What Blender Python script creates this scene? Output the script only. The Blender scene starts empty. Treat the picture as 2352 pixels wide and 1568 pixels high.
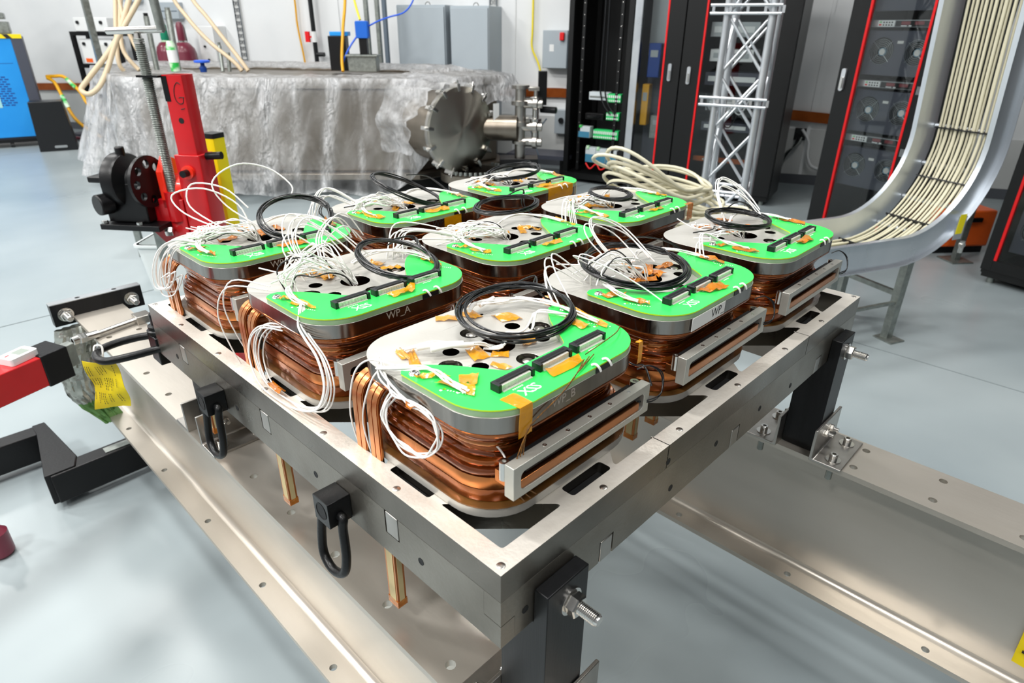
import bpy, bmesh, math, random
from mathutils import Vector as V, Matrix as MX
from mathutils.geometry import tessellate_polygon
PI = math.pi
sc = bpy.context.scene
COL = sc.collection
random.seed(7)

# ------------------------------------------------------------------ camera, world, lights, exposure
cd = bpy.data.cameras.new('camera')
cam = bpy.data.objects.new('camera', cd); COL.objects.link(cam)
cam.location = (-.3496, -.3507, 1.4723)
cam.rotation_euler = (math.radians(63.771), math.radians(-.455), math.radians(-45.812))
cd.sensor_fit = 'HORIZONTAL'; cd.sensor_width = 36.0; cd.lens = 36.0 * 1458.3 / 2352
cd.clip_start = .02; cd.clip_end = 60
cd.dof.use_dof = True; cd.dof.focus_distance = 1.05; cd.dof.aperture_fstop = 7.0
sc.camera = cam
sc.view_settings.view_transform = 'Standard'; sc.view_settings.look = 'None'
sc.view_settings.exposure = 0.17; sc.view_settings.gamma = 1.0
sc.view_settings.use_curve_mapping = False
w = bpy.data.worlds.new('world'); sc.world = w; w.use_nodes = True
w.node_tree.nodes['Background'].inputs[0].default_value = (.8, .88, 1, 1)
w.node_tree.nodes['Background'].inputs[1].default_value = .25
# wall frame: a runs to the right along the back wall, n comes out of it
WD = V((.412, -.911, 0)).normalized(); WN = V((-.911, -.412, 0)).normalized(); W0 = V((6.75, 2.2, 0))
def WF(a, n, z): return W0 + WD*a + WN*n + V((0, 0, z))
WROT = math.atan2(WD.y, WD.x)
LIGHT_W = 134
def ceiling_lamp(a, n, pw, sx=1.3, sy=.45):
    ld = bpy.data.lights.new('ceiling_light', 'AREA'); ld.shape = 'RECTANGLE'; ld.size = sx; ld.size_y = sy
    ld.energy = pw; ld.color = (1, .985, .955)
    lo = bpy.data.objects.new('ceiling_light', ld); COL.objects.link(lo)
    lo.location = WF(a, n, 5.6); lo.rotation_euler = (0, 0, WROT)
for a_ in (-10.5, -6.6, -2.7, 1.2):
    for n_ in (3.6, 6.8, 10.2):
        ceiling_lamp(a_, n_, LIGHT_W*(1.15 if a_ < 0 else .55)*{3.6: .72, 6.8: 1.0, 10.2: 1.6}[n_])

# ------------------------------------------------------------------ materials
def lin(c):
    c = c/255.0
    return c/12.92 if c <= .04045 else ((c+.055)/1.055)**2.4
def rgb(h):
    h = h.lstrip('#'); return tuple(lin(int(h[i:i+2], 16)) for i in (0, 2, 4)) + (1,)
MATS = {}
def mat(name, col, met=0., rough=.5, col2=None, nscale=8., nstretch=(1, 1, 1), ncon=.5, bump=0., bscale=60., bstretch=(1, 1, 1),
        rvar=0., coat=0., alpha=1., trans=0., emit=0., aniso=0., ior=1.45, spec=None, transl=0.):
    m = bpy.data.materials.new(name); m.use_nodes = True
    nt = m.node_tree; N = nt.nodes; L = nt.links; b = N['Principled BSDF']
    b.inputs['Base Color'].default_value = rgb(col); b.inputs['Metallic'].default_value = met
    b.inputs['Roughness'].default_value = rough; b.inputs['Coat Weight'].default_value = coat
    b.inputs['Coat Roughness'].default_value = .08
    b.inputs['Alpha'].default_value = alpha; b.inputs['Transmission Weight'].default_value = trans
    b.inputs['IOR'].default_value = ior
    if spec is not None: b.inputs['Specular IOR Level'].default_value = spec
    if emit:
        b.inputs['Emission Color'].default_value = rgb(col); b.inputs['Emission Strength'].default_value = emit
    tc = N.new('ShaderNodeTexCoord')
    def noise(scale, stretch, detail=4.):
        mp = N.new('ShaderNodeMapping'); mp.inputs['Scale'].default_value = stretch
        L.new(tc.outputs['Object'], mp.inputs[0])
        n = N.new('ShaderNodeTexNoise'); n.inputs['Scale'].default_value = scale; n.inputs['Detail'].default_value = detail
        L.new(mp.outputs[0], n.inputs['Vector']); return n
    if col2:
        n = noise(nscale, nstretch)
        r = N.new('ShaderNodeValToRGB'); e = r.color_ramp.elements
        e[0].position = .5-ncon*.4; e[1].position = .5+ncon*.4
        e[0].color = rgb(col); e[1].color = rgb(col2)
        L.new(n.outputs['Fac'], r.inputs[0]); L.new(r.outputs[0], b.inputs['Base Color'])
    if rvar:
        n = noise(nscale*.7, nstretch)
        mr = N.new('ShaderNodeMapRange'); mr.inputs['From Min'].default_value = .3; mr.inputs['From Max'].default_value = .7
        mr.inputs['To Min'].default_value = max(0, rough-rvar); mr.inputs['To Max'].default_value = min(1, rough+rvar)
        L.new(n.outputs['Fac'], mr.inputs[0]); L.new(mr.outputs[0], b.inputs['Roughness'])
    if bump:
        n = noise(bscale, bstretch, 5.)
        bp = N.new('ShaderNodeBump'); bp.inputs['Strength'].default_value = bump; bp.inputs['Distance'].default_value = .01
        L.new(n.outputs['Fac'], bp.inputs['Height']); L.new(bp.outputs[0], b.inputs['Normal'])
    if aniso:
        b.inputs['Anisotropic'].default_value = aniso
        t = N.new('ShaderNodeTangent'); t.direction_type = 'RADIAL'; t.axis = 'Y'
        L.new(t.outputs[0], b.inputs['Tangent'])
    if transl:
        o = N['Material Output']; mx = N.new('ShaderNodeMixShader'); tr = N.new('ShaderNodeBsdfTransparent')
        mx.inputs[0].default_value = transl; tr.inputs[0].default_value = (.97, .98, 1, 1)
        L.new(b.outputs[0], mx.inputs[1]); L.new(tr.outputs[0], mx.inputs[2]); L.new(mx.outputs[0], o.inputs[0])
    MATS[name] = m; return m
steel_top = mat('steel_face', '#c3c1bb', .4, .38, '#b2afa8', 14, ncon=.8, bump=.04, bscale=240, rvar=.08)
steel_side = mat('steel_turned', '#98948f', 1, .17, '#75706a', 30, (1, 1, .05), bump=.03, bscale=90, bstretch=(1, 1, .02), rvar=.06)
frame_m = mat('frame_steel', '#e6e1d9', .5, .42, '#c9c3b8', 9, ncon=.7, bump=.09, bscale=130, rvar=.08)
edge_m = mat('dark_edge', '#857f77', 1, .3, '#6f6a62', 10, ncon=.6, bump=.03, bscale=160, rvar=.06)  # darker metal for the top plate's side and hole faces
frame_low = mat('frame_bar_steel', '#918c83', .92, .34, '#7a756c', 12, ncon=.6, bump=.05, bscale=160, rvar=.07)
beam_m = mat('beam_stainless', '#cec8bf', .75, .38, '#b2aba0', 3.5, (1, .35, 1), ncon=.6, bump=.04, bscale=60, bstretch=(1, .2, 1), rvar=.08)
bright = mat('bright_steel', '#d2d0cc', 1, .2)
satin = mat('satin_steel', '#bdbab5', 1, .32, '#a6a29c', 20, (1, 1, .1))
alu = mat('aluminium', '#d9dcdf', .85, .32, '#c6cbd0', 6, rvar=.06)
term_m = mat('terminal_aluminium', '#c2c1b9', .7, .4, '#b0afa7', 20, (.3, 1, 1))
alu_rail = mat('aluminium_rail', '#e4e8ee', .8, .3, '#ccd3da', 4, (1, 1, .3), rvar=.08)
copper = mat('copper', '#c98250', 1, .28, '#b06a38', 14, rvar=.08)
copper_dk = mat('varnished_copper', '#a85f2a', .85, .25, '#7d3c14', 18, (1, 1, 3), coat=.6, bump=.12, bscale=35, rvar=.08)
copper_br = mat('bare_copper', '#d69468', 1, .3, '#c27c4a', 10, rvar=.06)
wind_a = mat('winding_tape', '#b8651f', .8, .2, '#7d3b10', 30, (1, 1, 4), ncon=.7, coat=1, bump=.35, bscale=26, bstretch=(1, 1, 2.5))
wind_b = mat('winding_tape_dark', '#92491a', .75, .22, '#56250b', 26, (1, 1, 4), ncon=.7, coat=1, bump=.35, bscale=22, bstretch=(1, 1, 2))
wind_c = mat('winding_tape_light', '#c0742c', .8, .2, '#93501f', 22, (1, 1, 3), ncon=.7, coat=1, bump=.3, bscale=24, bstretch=(1, 1, 2))
kapton = mat('amber_tape', '#eba70c', 0, .14, '#d08d06', 40, ncon=.8, coat=.8, alpha=.62, bump=.3, bscale=60)
kapton_o = mat('orange_tape', '#d98418', 0, .18, '#b0620f', 60, ncon=.9, coat=.7, alpha=.7, bump=.4, bscale=70)
film = mat('amber_film', '#8a5a14', .2, .16, '#4c2e08', 16, coat=.8, alpha=.55, bump=.3, bscale=20)
pcb = mat('board_green', '#35d95c', 0, .28, '#2bd052', 5, spec=.5)
pcb_edge = mat('board_edge', '#b7dd1e', 0, .45)
riser_m = mat('board_riser', '#8fae86', 0, .35, '#7d9c74', 30)
black_pl = mat('black_plastic', '#121417', 0, .36)
pin_m = mat('contact_pins', '#e6e3dc', .35, .3)
white_w = mat('white_insulation', '#f2f0ec', 0, .4)
black_w = mat('black_insulation', '#0f1114', 0, .3, coat=.25)
twist_m = mat('amber_twisted_pair', '#8a5a18', 0, .35, '#2c1a08', 300)
white_ink = mat('white_silkscreen', '#eefbe9', 0, .6)
scratch = mat('scratched_letters', '#aaa195', .4, .7)
black_ink = mat('black_ink', '#1c1a18', 0, .6)
paper = mat('label_paper', '#d4d5d2', 0, .6)
black_an = mat('black_anodised', '#131417', .25, .4, '#0b0c0e', 14, (6, 6, .4), bump=.04, bscale=90, bstretch=(5, 5, .2))
black_top = mat('black_oxide', '#0f1012', .35, .34, bump=.05, bscale=120)
shackle_m = mat('black_forged', '#0f1011', .3, .36, bump=.06, bscale=160)
red_m = mat('red_paint', '#c4121a', 0, .32, '#b10e16', 6, coat=.35, bump=.03, bscale=90)
red_or = mat('orange_red_paint', '#e8301a', 0, .32, coat=.4)
yellow_m = mat('yellow_paint', '#f0df0c', 0, .42)
galv = mat('galvanised_steel', '#9da29d', .8, .4, '#858a86', 40, rvar=.1)
cast_black = mat('black_castings', '#0b0b0d', .2, .38, bump=.05, bscale=120)
floor_m = mat('polished_concrete', '#a2abad', 0, .3, '#7a858a', .8, ncon=.9, bump=.012, bscale=30, rvar=.05, spec=.4)
joint_m = mat('joint_filler', '#6f7470', 0, .8)
wall_m = mat('white_wall_liner', '#e3e5e6', 0, .42, '#d9dcde', 1.2, bump=.25, bscale=1.6, bstretch=(3, 3, .15))
wall_low = mat('grey_wall_band', '#c7c9c8', 0, .5, '#bfc1c0', 2)
base_m = mat('dark_baseboard', '#54575d', 0, .5)
ceil_m = mat('ceiling_white', '#a9abad', 0, .8)
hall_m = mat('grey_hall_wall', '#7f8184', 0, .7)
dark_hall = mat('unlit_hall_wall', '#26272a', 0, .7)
bar_cu = mat('copper_bus', '#b4602c', .9, .4, '#8b4318', 5, rvar=.1)
rack_bl = mat('rack_black', '#0a0b0c', .1, .4)
rack_in = mat('rack_inside', '#0c0d0f', 0, .6)
trim_red = mat('red_trim', '#e01216', 0, .4)
glass_dk = mat('tinted_glass', '#0a0c0d', 0, .04, transl=.8, spec=.5)
def glass_mat():
    m = bpy.data.materials.new('rack_glass'); m.use_nodes = True; N = m.node_tree.nodes; L = m.node_tree.links
    N.remove(N['Principled BSDF']); o = N['Material Output']
    tr = N.new('ShaderNodeBsdfTransparent'); tr.inputs[0].default_value = (.9, .92, .92, 1)
    gl = N.new('ShaderNodeBsdfGlossy'); gl.inputs['Roughness'].default_value = .02
    fr = N.new('ShaderNodeFresnel'); fr.inputs[0].default_value = 1.42
    mx = N.new('ShaderNodeMixShader'); L.new(fr.outputs[0], mx.inputs[0]); L.new(tr.outputs[0], mx.inputs[1]); L.new(gl.outputs[0], mx.inputs[2]); L.new(mx.outputs[0], o.inputs[0])
    return m
glass_dk = glass_mat()
panel_w = mat('instrument_white', '#e4e6e6', 0, .4)
panel_s = mat('instrument_silver', '#aeb3b5', .7, .35)
disp_off = mat('red_display', '#7d2f34', 0, .3)
green_mod = mat('terminal_green', '#2bc36a', 0, .4)
mod_blue = mat('module_blue', '#3d7d9a', 0, .45)
mod_grey = mat('module_grey', '#c4cdd0', 0, .45)
cab_grey = mat('cabinet_grey', '#a7b1b8', .1, .42)
cab_dark = mat('cabinet_slate', '#5f6b77', .1, .45)
strut_m = mat('slotted_strut', '#6b7178', .6, .4)
blue_m = mat('blue_enamel', '#1d8ee0', .1, .35, '#2a9bea', 2)
blue_dk = mat('deep_blue', '#12408f', 0, .5)
teal_p = mat('pale_teal', '#9fd6da', 0, .5)
char_m = mat('charcoal_enamel', '#4a4d59', .1, .45)
pump_bl = mat('pump_blue', '#1a63c8', 0, .4)
maroon = mat('maroon_paint', '#6f2236', 0, .35, coat=.3)
gas_gr = mat('cylinder_green', '#118060', 0, .35)
label_gr = mat('green_sleeve', '#27b44a', 0, .5, '#d5ecd2', 9, (1, 1, 1.6), ncon=.2)
hose_m = mat('beige_hose', '#c7b497', 0, .5)
cable_m = mat('beige_cable', '#d2cdb4', 0, .42)
orange_m = mat('orange_case', '#f0641a', 0, .5)
hyd_y = mat('yellow_hose', '#e0a414', 0, .45)
cord_y = mat('yellow_cable', '#f0dc3a', 0, .45)
cord_b = mat('blue_cord', '#2a5fd8', 0, .45)
tag_m = mat('yellow_tag', '#efd806', 0, .55, '#c9ac06', 9, (1, 1, 1), ncon=.6)
foil = mat('foil_film', '#b9bcb4', .75, .22, '#8f948c', 12, bump=1., bscale=16)
foil_g = mat('green_film', '#6d9a58', .3, .3, bump=.8, bscale=20)
vessel = mat('vessel_stainless', '#8f877c', .9, .36, '#756b5f', 5, (1, 1, .3), rvar=.08)
flange_m = mat('turned_flange', '#b5b1a6', 1, .3, aniso=.95)
lead_in = mat('fibreglass_strip', '#cdbb8c', 0, .5, '#b8a472', 20, (1, 1, .3))
bin_m = mat('white_bin', '#ccd3d3', 0, .5)
green_lcd = mat('grey_screen', '#8f9890', 0, .3)
rubber = mat('rubber', '#1a1a1b', 0, .6)
hazard = mat('hazard_yellow', '#f2d90e', 0, .5)
oil_st = mat('dark_mark', '#5d625f', 0, .6)
def plastic_mat():
    """thin clear film: see-through when seen square on, milky and glossy along its folds"""
    m = bpy.data.materials.new('clear_sheet'); m.use_nodes = True
    nt = m.node_tree; N = nt.nodes; L = nt.links; b = N['Principled BSDF']; o = N['Material Output']
    b.inputs['Base Color'].default_value = (.97, .98, 1, 1); b.inputs['Roughness'].default_value = .13; b.inputs['Specular IOR Level'].default_value = .9
    tc = N.new('ShaderNodeTexCoord'); mp = N.new('ShaderNodeMapping'); mp.inputs['Scale'].default_value = (1.3, 1.3, .5)
    L.new(tc.outputs['Object'], mp.inputs[0])
    hts = []
    for scale, det, dist in ((4.5, 3, 1.2), (15, 4, 2.0)):
        n = N.new('ShaderNodeTexNoise'); n.inputs['Scale'].default_value = scale; n.inputs['Detail'].default_value = det
        n.inputs['Distortion'].default_value = dist; L.new(mp.outputs[0], n.inputs['Vector']); hts.append(n)
    ad = N.new('ShaderNodeMath'); ad.operation = 'MULTIPLY_ADD'; ad.inputs[1].default_value = .35
    L.new(hts[1].outputs['Fac'], ad.inputs[0]); L.new(hts[0].outputs['Fac'], ad.inputs[2])
    bp = N.new('ShaderNodeBump'); bp.inputs['Strength'].default_value = 1; bp.inputs['Distance'].default_value = .22
    L.new(ad.outputs[0], bp.inputs['Height']); L.new(bp.outputs[0], b.inputs['Normal'])
    tr = N.new('ShaderNodeBsdfTransparent'); tr.inputs[0].default_value = (.96, .965, .97, 1)
    tl = N.new('ShaderNodeBsdfTranslucent'); tl.inputs[0].default_value = (.97, .98, 1, 1)
    m1 = N.new('ShaderNodeMixShader'); m1.inputs[0].default_value = .5
    L.new(b.outputs[0], m1.inputs[1]); L.new(tl.outputs[0], m1.inputs[2])
    at = N.new('ShaderNodeAttribute'); at.attribute_name = 'haze'
    n3 = N.new('ShaderNodeTexNoise'); n3.inputs['Scale'].default_value = 3.4; n3.inputs['Detail'].default_value = 6; n3.inputs['Distortion'].default_value = 1.8
    L.new(mp.outputs[0], n3.inputs['Vector'])
    m3 = N.new('ShaderNodeMapRange'); m3.inputs['From Min'].default_value = .35; m3.inputs['From Max'].default_value = .65
    m3.inputs['To Min'].default_value = .55; m3.inputs['To Max'].default_value = 1.25; L.new(n3.outputs['Fac'], m3.inputs[0])
    mu = N.new('ShaderNodeMath'); mu.operation = 'MULTIPLY'; L.new(at.outputs['Fac'], mu.inputs[0]); L.new(m3.outputs[0], mu.inputs[1])
    inv = N.new('ShaderNodeMath'); inv.operation = 'SUBTRACT'; inv.use_clamp = True; inv.inputs[0].default_value = 1; L.new(mu.outputs[0], inv.inputs[1])
    st = N.new('ShaderNodeMath'); st.operation = 'MULTIPLY_ADD'; st.inputs[1].default_value = .9; st.inputs[2].default_value = .1
    L.new(at.outputs['Fac'], st.inputs[0]); L.new(st.outputs[0], bp.inputs['Strength'])
    m2 = N.new('ShaderNodeMixShader'); L.new(inv.outputs[0], m2.inputs[0])
    L.new(m1.outputs[0], m2.inputs[1]); L.new(tr.outputs[0], m2.inputs[2]); L.new(m2.outputs[0], o.inputs[0])
    return m
plastic = plastic_mat()

# ------------------------------------------------------------------ mesh helpers
class G:
    def __init__(s): s.v = []; s.f = []; s.m = []
    def add(s, vs, fs, m=0, M=None):
        o = len(s.v)
        s.v += [tuple(M @ V(p)) if M else tuple(p) for p in vs]
        s.f += [tuple(i+o for i in f) for f in fs]; s.m += [m]*len(fs)
        return s
    def box(s, x0, y0, z0, x1, y1, z1, m=0, M=None):
        vs = [(x, y, z) for z in (z0, z1) for y in (y0, y1) for x in (x0, x1)]
        return s.add(vs, [(0, 2, 3, 1), (4, 5, 7, 6), (0, 1, 5, 4), (2, 6, 7, 3), (0, 4, 6, 2), (1, 3, 7, 5)], m, M)
    def prism(s, outer, z0, z1, holes=(), m=0, M=None, mtop=None, mside=None):
        def area(l): return sum(l[i][0]*l[(i+1) % len(l)][1]-l[(i+1) % len(l)][0]*l[i][1] for i in range(len(l)))
        loops = [list(outer) if area(outer) > 0 else list(outer)[::-1]] + [list(h) if area(h) < 0 else list(h)[::-1] for h in holes]
        pts = [p for l in loops for p in l]; n = len(pts)
        tris = tessellate_polygon([[V((p[0], p[1], 0)) for p in l] for l in loops])
        vs = [(p[0], p[1], z0) for p in pts] + [(p[0], p[1], z1) for p in pts]
        top = []; bot = []
        for t in tris:
            a, b, c = (pts[i] for i in t)
            ccw = (b[0]-a[0])*(c[1]-a[1])-(b[1]-a[1])*(c[0]-a[0]) > 0
            t = tuple(t) if ccw else tuple(t)[::-1]
            top.append(tuple(i+n for i in t)); bot.append(t[::-1])
        s.add(vs, top, m if mtop is None else mtop, M)
        base = len(s.v)-2*n
        s.f += [tuple(i+base for i in f) for f in bot]; s.m += [m]*len(bot)
        k = 0
        for l in loops:
            for i in range(len(l)):
                a, b = k+i, k+(i+1) % len(l)
                s.f.append((a+base, b+base, b+n+base, a+n+base)); s.m.append(m if mside is None else mside)
            k += len(l)
        return s
    def ring(s, loops, closed_v=True, caps=False, m=0, M=None):
        """loft closed loops (lists of equal length)"""
        n = len(loops[0]); vs = [p for l in loops for p in l]; fs = []
        for j in range(len(loops)-1):
            for i in range(n):
                k = (i+1) % n
                fs.append((j*n+i, j*n+k, (j+1)*n+k, (j+1)*n+i))
        if caps:
            fs.append(tuple(range(n))[::-1]); fs.append(tuple((len(loops)-1)*n+i for i in range(n)))
        return s.add(vs, fs, m, M)
    def cyl(s, p0, p1, r, seg=16, r2=None, m=0, M=None):
        p0, p1 = V(p0), V(p1); a = (p1-p0).normalized()
        u = a.orthogonal().normalized(); w_ = a.cross(u)
        r2 = r if r2 is None else r2
        ls = [[tuple(p+(u*math.cos(2*PI*i/seg)+w_*math.sin(2*PI*i/seg))*rr_) for i in range(seg)] for p, rr_ in ((p0, r), (p1, r2))]
        return s.ring(ls, caps=True, m=m, M=M)
    def lathe(s, prof, p0, axis=(0, 0, 1), seg=24, m=0, M=None):
        a = V(axis).normalized(); u = a.orthogonal().normalized(); w_ = a.cross(u); p0 = V(p0)
        ls = [[tuple(p0+a*z+(u*math.cos(2*PI*i/seg)+w_*math.sin(2*PI*i/seg))*max(r, 1e-5)) for i in range(seg)] for r, z in prof]
        return s.ring(ls, caps=True, m=m, M=M)
    def sph(s, c, r, seg=12, m=0, sz=1.):
        prof = [(r*math.sin(PI*i/8), -r*sz*math.cos(PI*i/8)) for i in range(9)]
        return s.lathe(prof, c, seg=seg, m=m)
    def tube(s, pts, r, seg=6, closed=False, sub=5, m=0, smooth=True, M=None, twist=0):
        P = [V(p) for p in pts]
        if smooth and len(P) > 2:
            Q = []; n = len(P)
            for i in range(n if closed else n-1):
                g = lambda k: P[k % n] if closed else P[min(max(k, 0), n-1)]
                a, b, c, d = g(i-1), g(i), g(i+1), g(i+2)
                for j in range(sub):
                    t = j/sub
                    Q.append(.5*((2*b)+(c-a)*t+(2*a-5*b+4*c-d)*t*t+(3*b-a-3*c+d)*t**3))
            if not closed: Q.append(P[-1])
            P = Q
        n = len(P); up = None; ls = []
        for i in range(n):
            t = (P[(i+1) % n]-P[i-1]) if closed else (P[min(i+1, n-1)]-P[max(i-1, 0)])
            t = t.normalized() if t.length > 1e-9 else V((0, 0, 1))
            if up is None: up = t.orthogonal().normalized()
            up = (up-t*up.dot(t))
            up = up.normalized() if up.length > 1e-6 else t.orthogonal().normalized()
            w_ = t.cross(up)
            ls.append([tuple(P[i]+(up*math.cos(2*PI*k/seg)+w_*math.sin(2*PI*k/seg))*r) for k in range(seg)])
        if closed: ls.append(ls[0])
        return s.ring(ls, caps=not closed, m=m, M=M)
    def sweep(s, pts, prof, side, m=0):
        """rectangular-ish profile [(a,b)] along pts; a along SIDE, b along side x tangent"""
        P = [V(p) for p in pts]; S = V(side).normalized(); ls = []
        for i in range(len(P)):
            t = (P[min(i+1, len(P)-1)]-P[max(i-1, 0)]).normalized(); nn = S.cross(t).normalized()
            ls.append([tuple(P[i]+S*a+nn*b) for a, b in prof])
        return s.ring(ls, caps=True, m=m)
    def hexa(s, c, axis, r, h, m=0): return s.lathe([(r*.9, 0), (r, h*.12), (r, h*.88), (r*.88, h)], c, axis, seg=6, m=m)

def obj(name, g, mats, parent=None, ang=38, bevel=0, loc=None):
    me = bpy.data.meshes.new(name); me.from_pydata(g.v, [], g.f)
    if not isinstance(mats, (list, tuple)): mats = [mats]
    for m in mats: me.materials.append(m)
    if len(mats) > 1: me.polygons.foreach_set('material_index', g.m)
    bm = bmesh.new(); bm.from_mesh(me)
    bmesh.ops.recalc_face_normals(bm, faces=bm.faces)
    lim = math.radians(ang)
    for f in bm.faces: f.smooth = True
    for e in bm.edges:
        if len(e.link_faces) != 2 or e.calc_face_angle(0) > lim: e.smooth = False
    bm.to_mesh(me); bm.free()
    o = bpy.data.objects.new(name, me); COL.objects.link(o)
    if parent: o.parent = parent
    if name in STUFF: o['kind'] = 'stuff'
    if loc: o.location = loc
    if bevel:
        b = o.modifiers.new('bevel', 'BEVEL'); b.width = bevel; b.segments = 2; b.limit_method = 'ANGLE'; b.angle_limit = math.radians(40)
    return o
def tag(o, label, cat, group=None):
    o['label'] = label; o['category'] = cat
    if group: o['group'] = group
    return o
STUFF = ('contact_pins', 'slot_ribs', 'terminals', 'keys', 'finger_guard', 'cage_screw', 'louvre', 'cooling_fin', 'silkscreen_marks', 'printed_lines', 'vent_grille', 'vent_slots', 'slats', 'clamp_webs', 'strut_bolts')
def thing(name, label, cat, loc=(0, 0, 0), rotz=0, group=None):
    o = bpy.data.objects.new(name, None); COL.objects.link(o); o.location = loc; o.rotation_euler = (0, 0, rotz)
    o.empty_display_size = .05
    return tag(o, label, cat, group)
def struct(name, g, m, parent=None, **k):
    o = obj(name, g, m, parent, **k)
    if not parent: o['kind'] = 'structure'
    return o
def dup(root, loc, rotz=None, label=None, group=None):
    r = root.copy(); COL.objects.link(r); r.location = loc
    if rotz is not None: r.rotation_euler = (0, 0, rotz)
    if label: r['label'] = label
    if group: r['group'] = group
    for ch in list(root.children):
        c = ch.copy(); COL.objects.link(c); c.parent = r
        for g_ in list(ch.children):
            d = g_.copy(); COL.objects.link(d); d.parent = c
    return r
def text_geo(txt, size, M, thick=.0003, spacing=1.):
    cu = bpy.data.curves.new('t', 'FONT'); cu.body = txt; cu.size = size; cu.extrude = thick; cu.resolution_u = 2
    cu.align_x = 'CENTER'; cu.align_y = 'CENTER'; cu.space_character = spacing
    o = bpy.data.objects.new('t', cu); COL.objects.link(o)
    bpy.context.view_layer.update()
    me = bpy.data.meshes.new_from_object(o.evaluated_get(bpy.context.evaluated_depsgraph_get()))
    g = G(); g.add([tuple(v.co) for v in me.vertices], [tuple(p.vertices) for p in me.polygons], 0, M)
    bpy.data.objects.remove(o); bpy.data.curves.remove(cu); bpy.data.meshes.remove(me)
    return g
def rr(hx, hy, r, n=8, cx=0, cy=0):
    out = []
    for k, (sx, sy) in enumerate(((1, 1), (-1, 1), (-1, -1), (1, -1))):
        for i in range(n+1):
            t = PI/2*(k+i/n)
            out.append((cx+sx*(hx-r)+r*math.cos(t), cy+sy*(hy-r)+r*math.sin(t)))
    return out
def circ(cx, cy, r, n=20): return [(cx+r*math.cos(2*PI*i/n), cy+r*math.sin(2*PI*i/n)) for i in range(n)]
def arcpts(cx, cy, r, a0, a1, n): return [(cx+r*math.cos(a0+(a1-a0)*i/n), cy+r*math.sin(a0+(a1-a0)*i/n)) for i in range(n+1)]
rnd = random.uniform
exec_parts = []

# ------------------------------------------------------------------ room shell
A0, A1, N1, HZ = -15., 7., 12., 6.
def wbox(a0, n0, z0, a1, n1, z1, g=None):
    g = g or G(); P = [WF(a, n, z) for z in (z0, z1) for n in (n0, n1) for a in (a0, a1)]
    return g.add(P, [(0, 2, 3, 1), (4, 5, 7, 6), (0, 1, 5, 4), (2, 6, 7, 3), (0, 4, 6, 2), (1, 3, 7, 5)])
wb = struct('wall_back', wbox(A0, -.2, 0, A1, 0, HZ), wall_m)
for a in (-11.6, -8.5, -5.6, -3.3, -2.2, -.05, 2.3):                 # seams of the liner sheets
    obj('seam_strip', wbox(a, 0, .1, a+.03, .012, HZ), wall_m, wb)
obj('lower_band', wbox(A0, 0, .1, A1, .01, .56), wall_low, wb)
struct('wall_left', wbox(A0-.2, -.2, 0, A0, N1, HZ), wall_m)
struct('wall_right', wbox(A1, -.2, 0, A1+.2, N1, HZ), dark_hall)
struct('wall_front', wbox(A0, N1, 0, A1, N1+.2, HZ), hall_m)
struct('ceiling', wbox(A0-.2, -.2, HZ, A1+.2, N1+.2, HZ+.2), ceil_m)
struct('baseboard_back', wbox(A0, 0, 0, A1, .014, .1), base_m)
fl = struct('floor', wbox(A0, 0, -.2, A1, N1, -.012), joint_m)
room = [WF(A0, 0, 0), WF(A1, 0, 0), WF(A1, N1, 0), WF(A0, N1, 0)]
def clip(poly, planes):
    for (px, py, nx, ny) in planes:
        out = []
        for i in range(len(poly)):
            a, b = poly[i-1], poly[i]
            da = (a[0]-px)*nx+(a[1]-py)*ny; db = (b[0]-px)*nx+(b[1]-py)*ny
            if (da >= 0) != (db >= 0):
                t = da/(da-db); out.append((a[0]+(b[0]-a[0])*t, a[1]+(b[1]-a[1])*t))
            if db >= 0: out.append(b)
        poly = out
        if len(poly) < 3: return []
    return poly
xs = [3.08-6.1*3, 3.08-6.1*2, 3.08-6.1, 3.08, 3.08+6.1, 3.08+6.1*2]; ys = [3.8-6.1*k for k in (3, 2, 1, 0, -1, -2, -3)]
rp = [(p.x, p.y) for p in room]
for i in range(len(xs)-1):
    for j in range(len(ys)-1):
        g_ = .005
        P = clip(rp, [(xs[i]+g_, 0, 1, 0), (xs[i+1]-g_, 0, -1, 0), (0, ys[j]+g_, 0, 1), (0, ys[j+1]-g_, 0, -1)])
        if P: obj('floor_slab', G().prism(P, -.012, 0), floor_m, fl)

# ------------------------------------------------------------------ the two steel beams
ZB = .61
def beam(name, label, xc, y0, y1, holes_y):
    t = thing(name, label, 'beam', (xc, 0, 0)); hw = .075
    hs = [circ(sx*.0425, y, .0085, 12) for y in holes_y for sx in (-1, 1)]
    obj('top_flange', G().prism([(-hw, y0), (hw, y0), (hw, y1), (-hw, y1)], ZB-.013, ZB, hs), beam_m, t)
    obj('web', G().box(-.006, y0, .245, .006, y1, ZB-.013), beam_m, t)
    hs = [circ(sx*.052, y+.07, .0085, 12) for y in holes_y[::2] for sx in (-1, 1)]
    obj('bottom_flange', G().prism([(-hw, y0), (hw, y0), (hw, y1), (-hw, y1)], .232, .245, hs), beam_m, t)
    g = G()
    for sx in (-1, 1):                                                # rolled fillets where web and bottom flange meet
        g.prism([(sx*.006, .245)]+[(sx*(.006+.016-.016*math.sin(a)), .245+.016-.016*math.cos(a)) for a in (0, .4, .8, 1.2, PI/2)],
                y0, y1, M=MX(((1, 0, 0, 0), (0, 0, 1, 0), (0, 1, 0, 0), (0, 0, 0, 1))))
    obj('fillet', g, beam_m, t)
    for y in (y1-.35, .55):
        obj('foot', G().box(.02, y, 0, .07, y+.12, .232), beam_m, t)
    return t
hy = [1.76-.16*k for k in range(14)]
beam('steel_beam', 'long stainless I-beam under the left side of the magnet frame', .095, -1.2, 2.02, hy)
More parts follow.
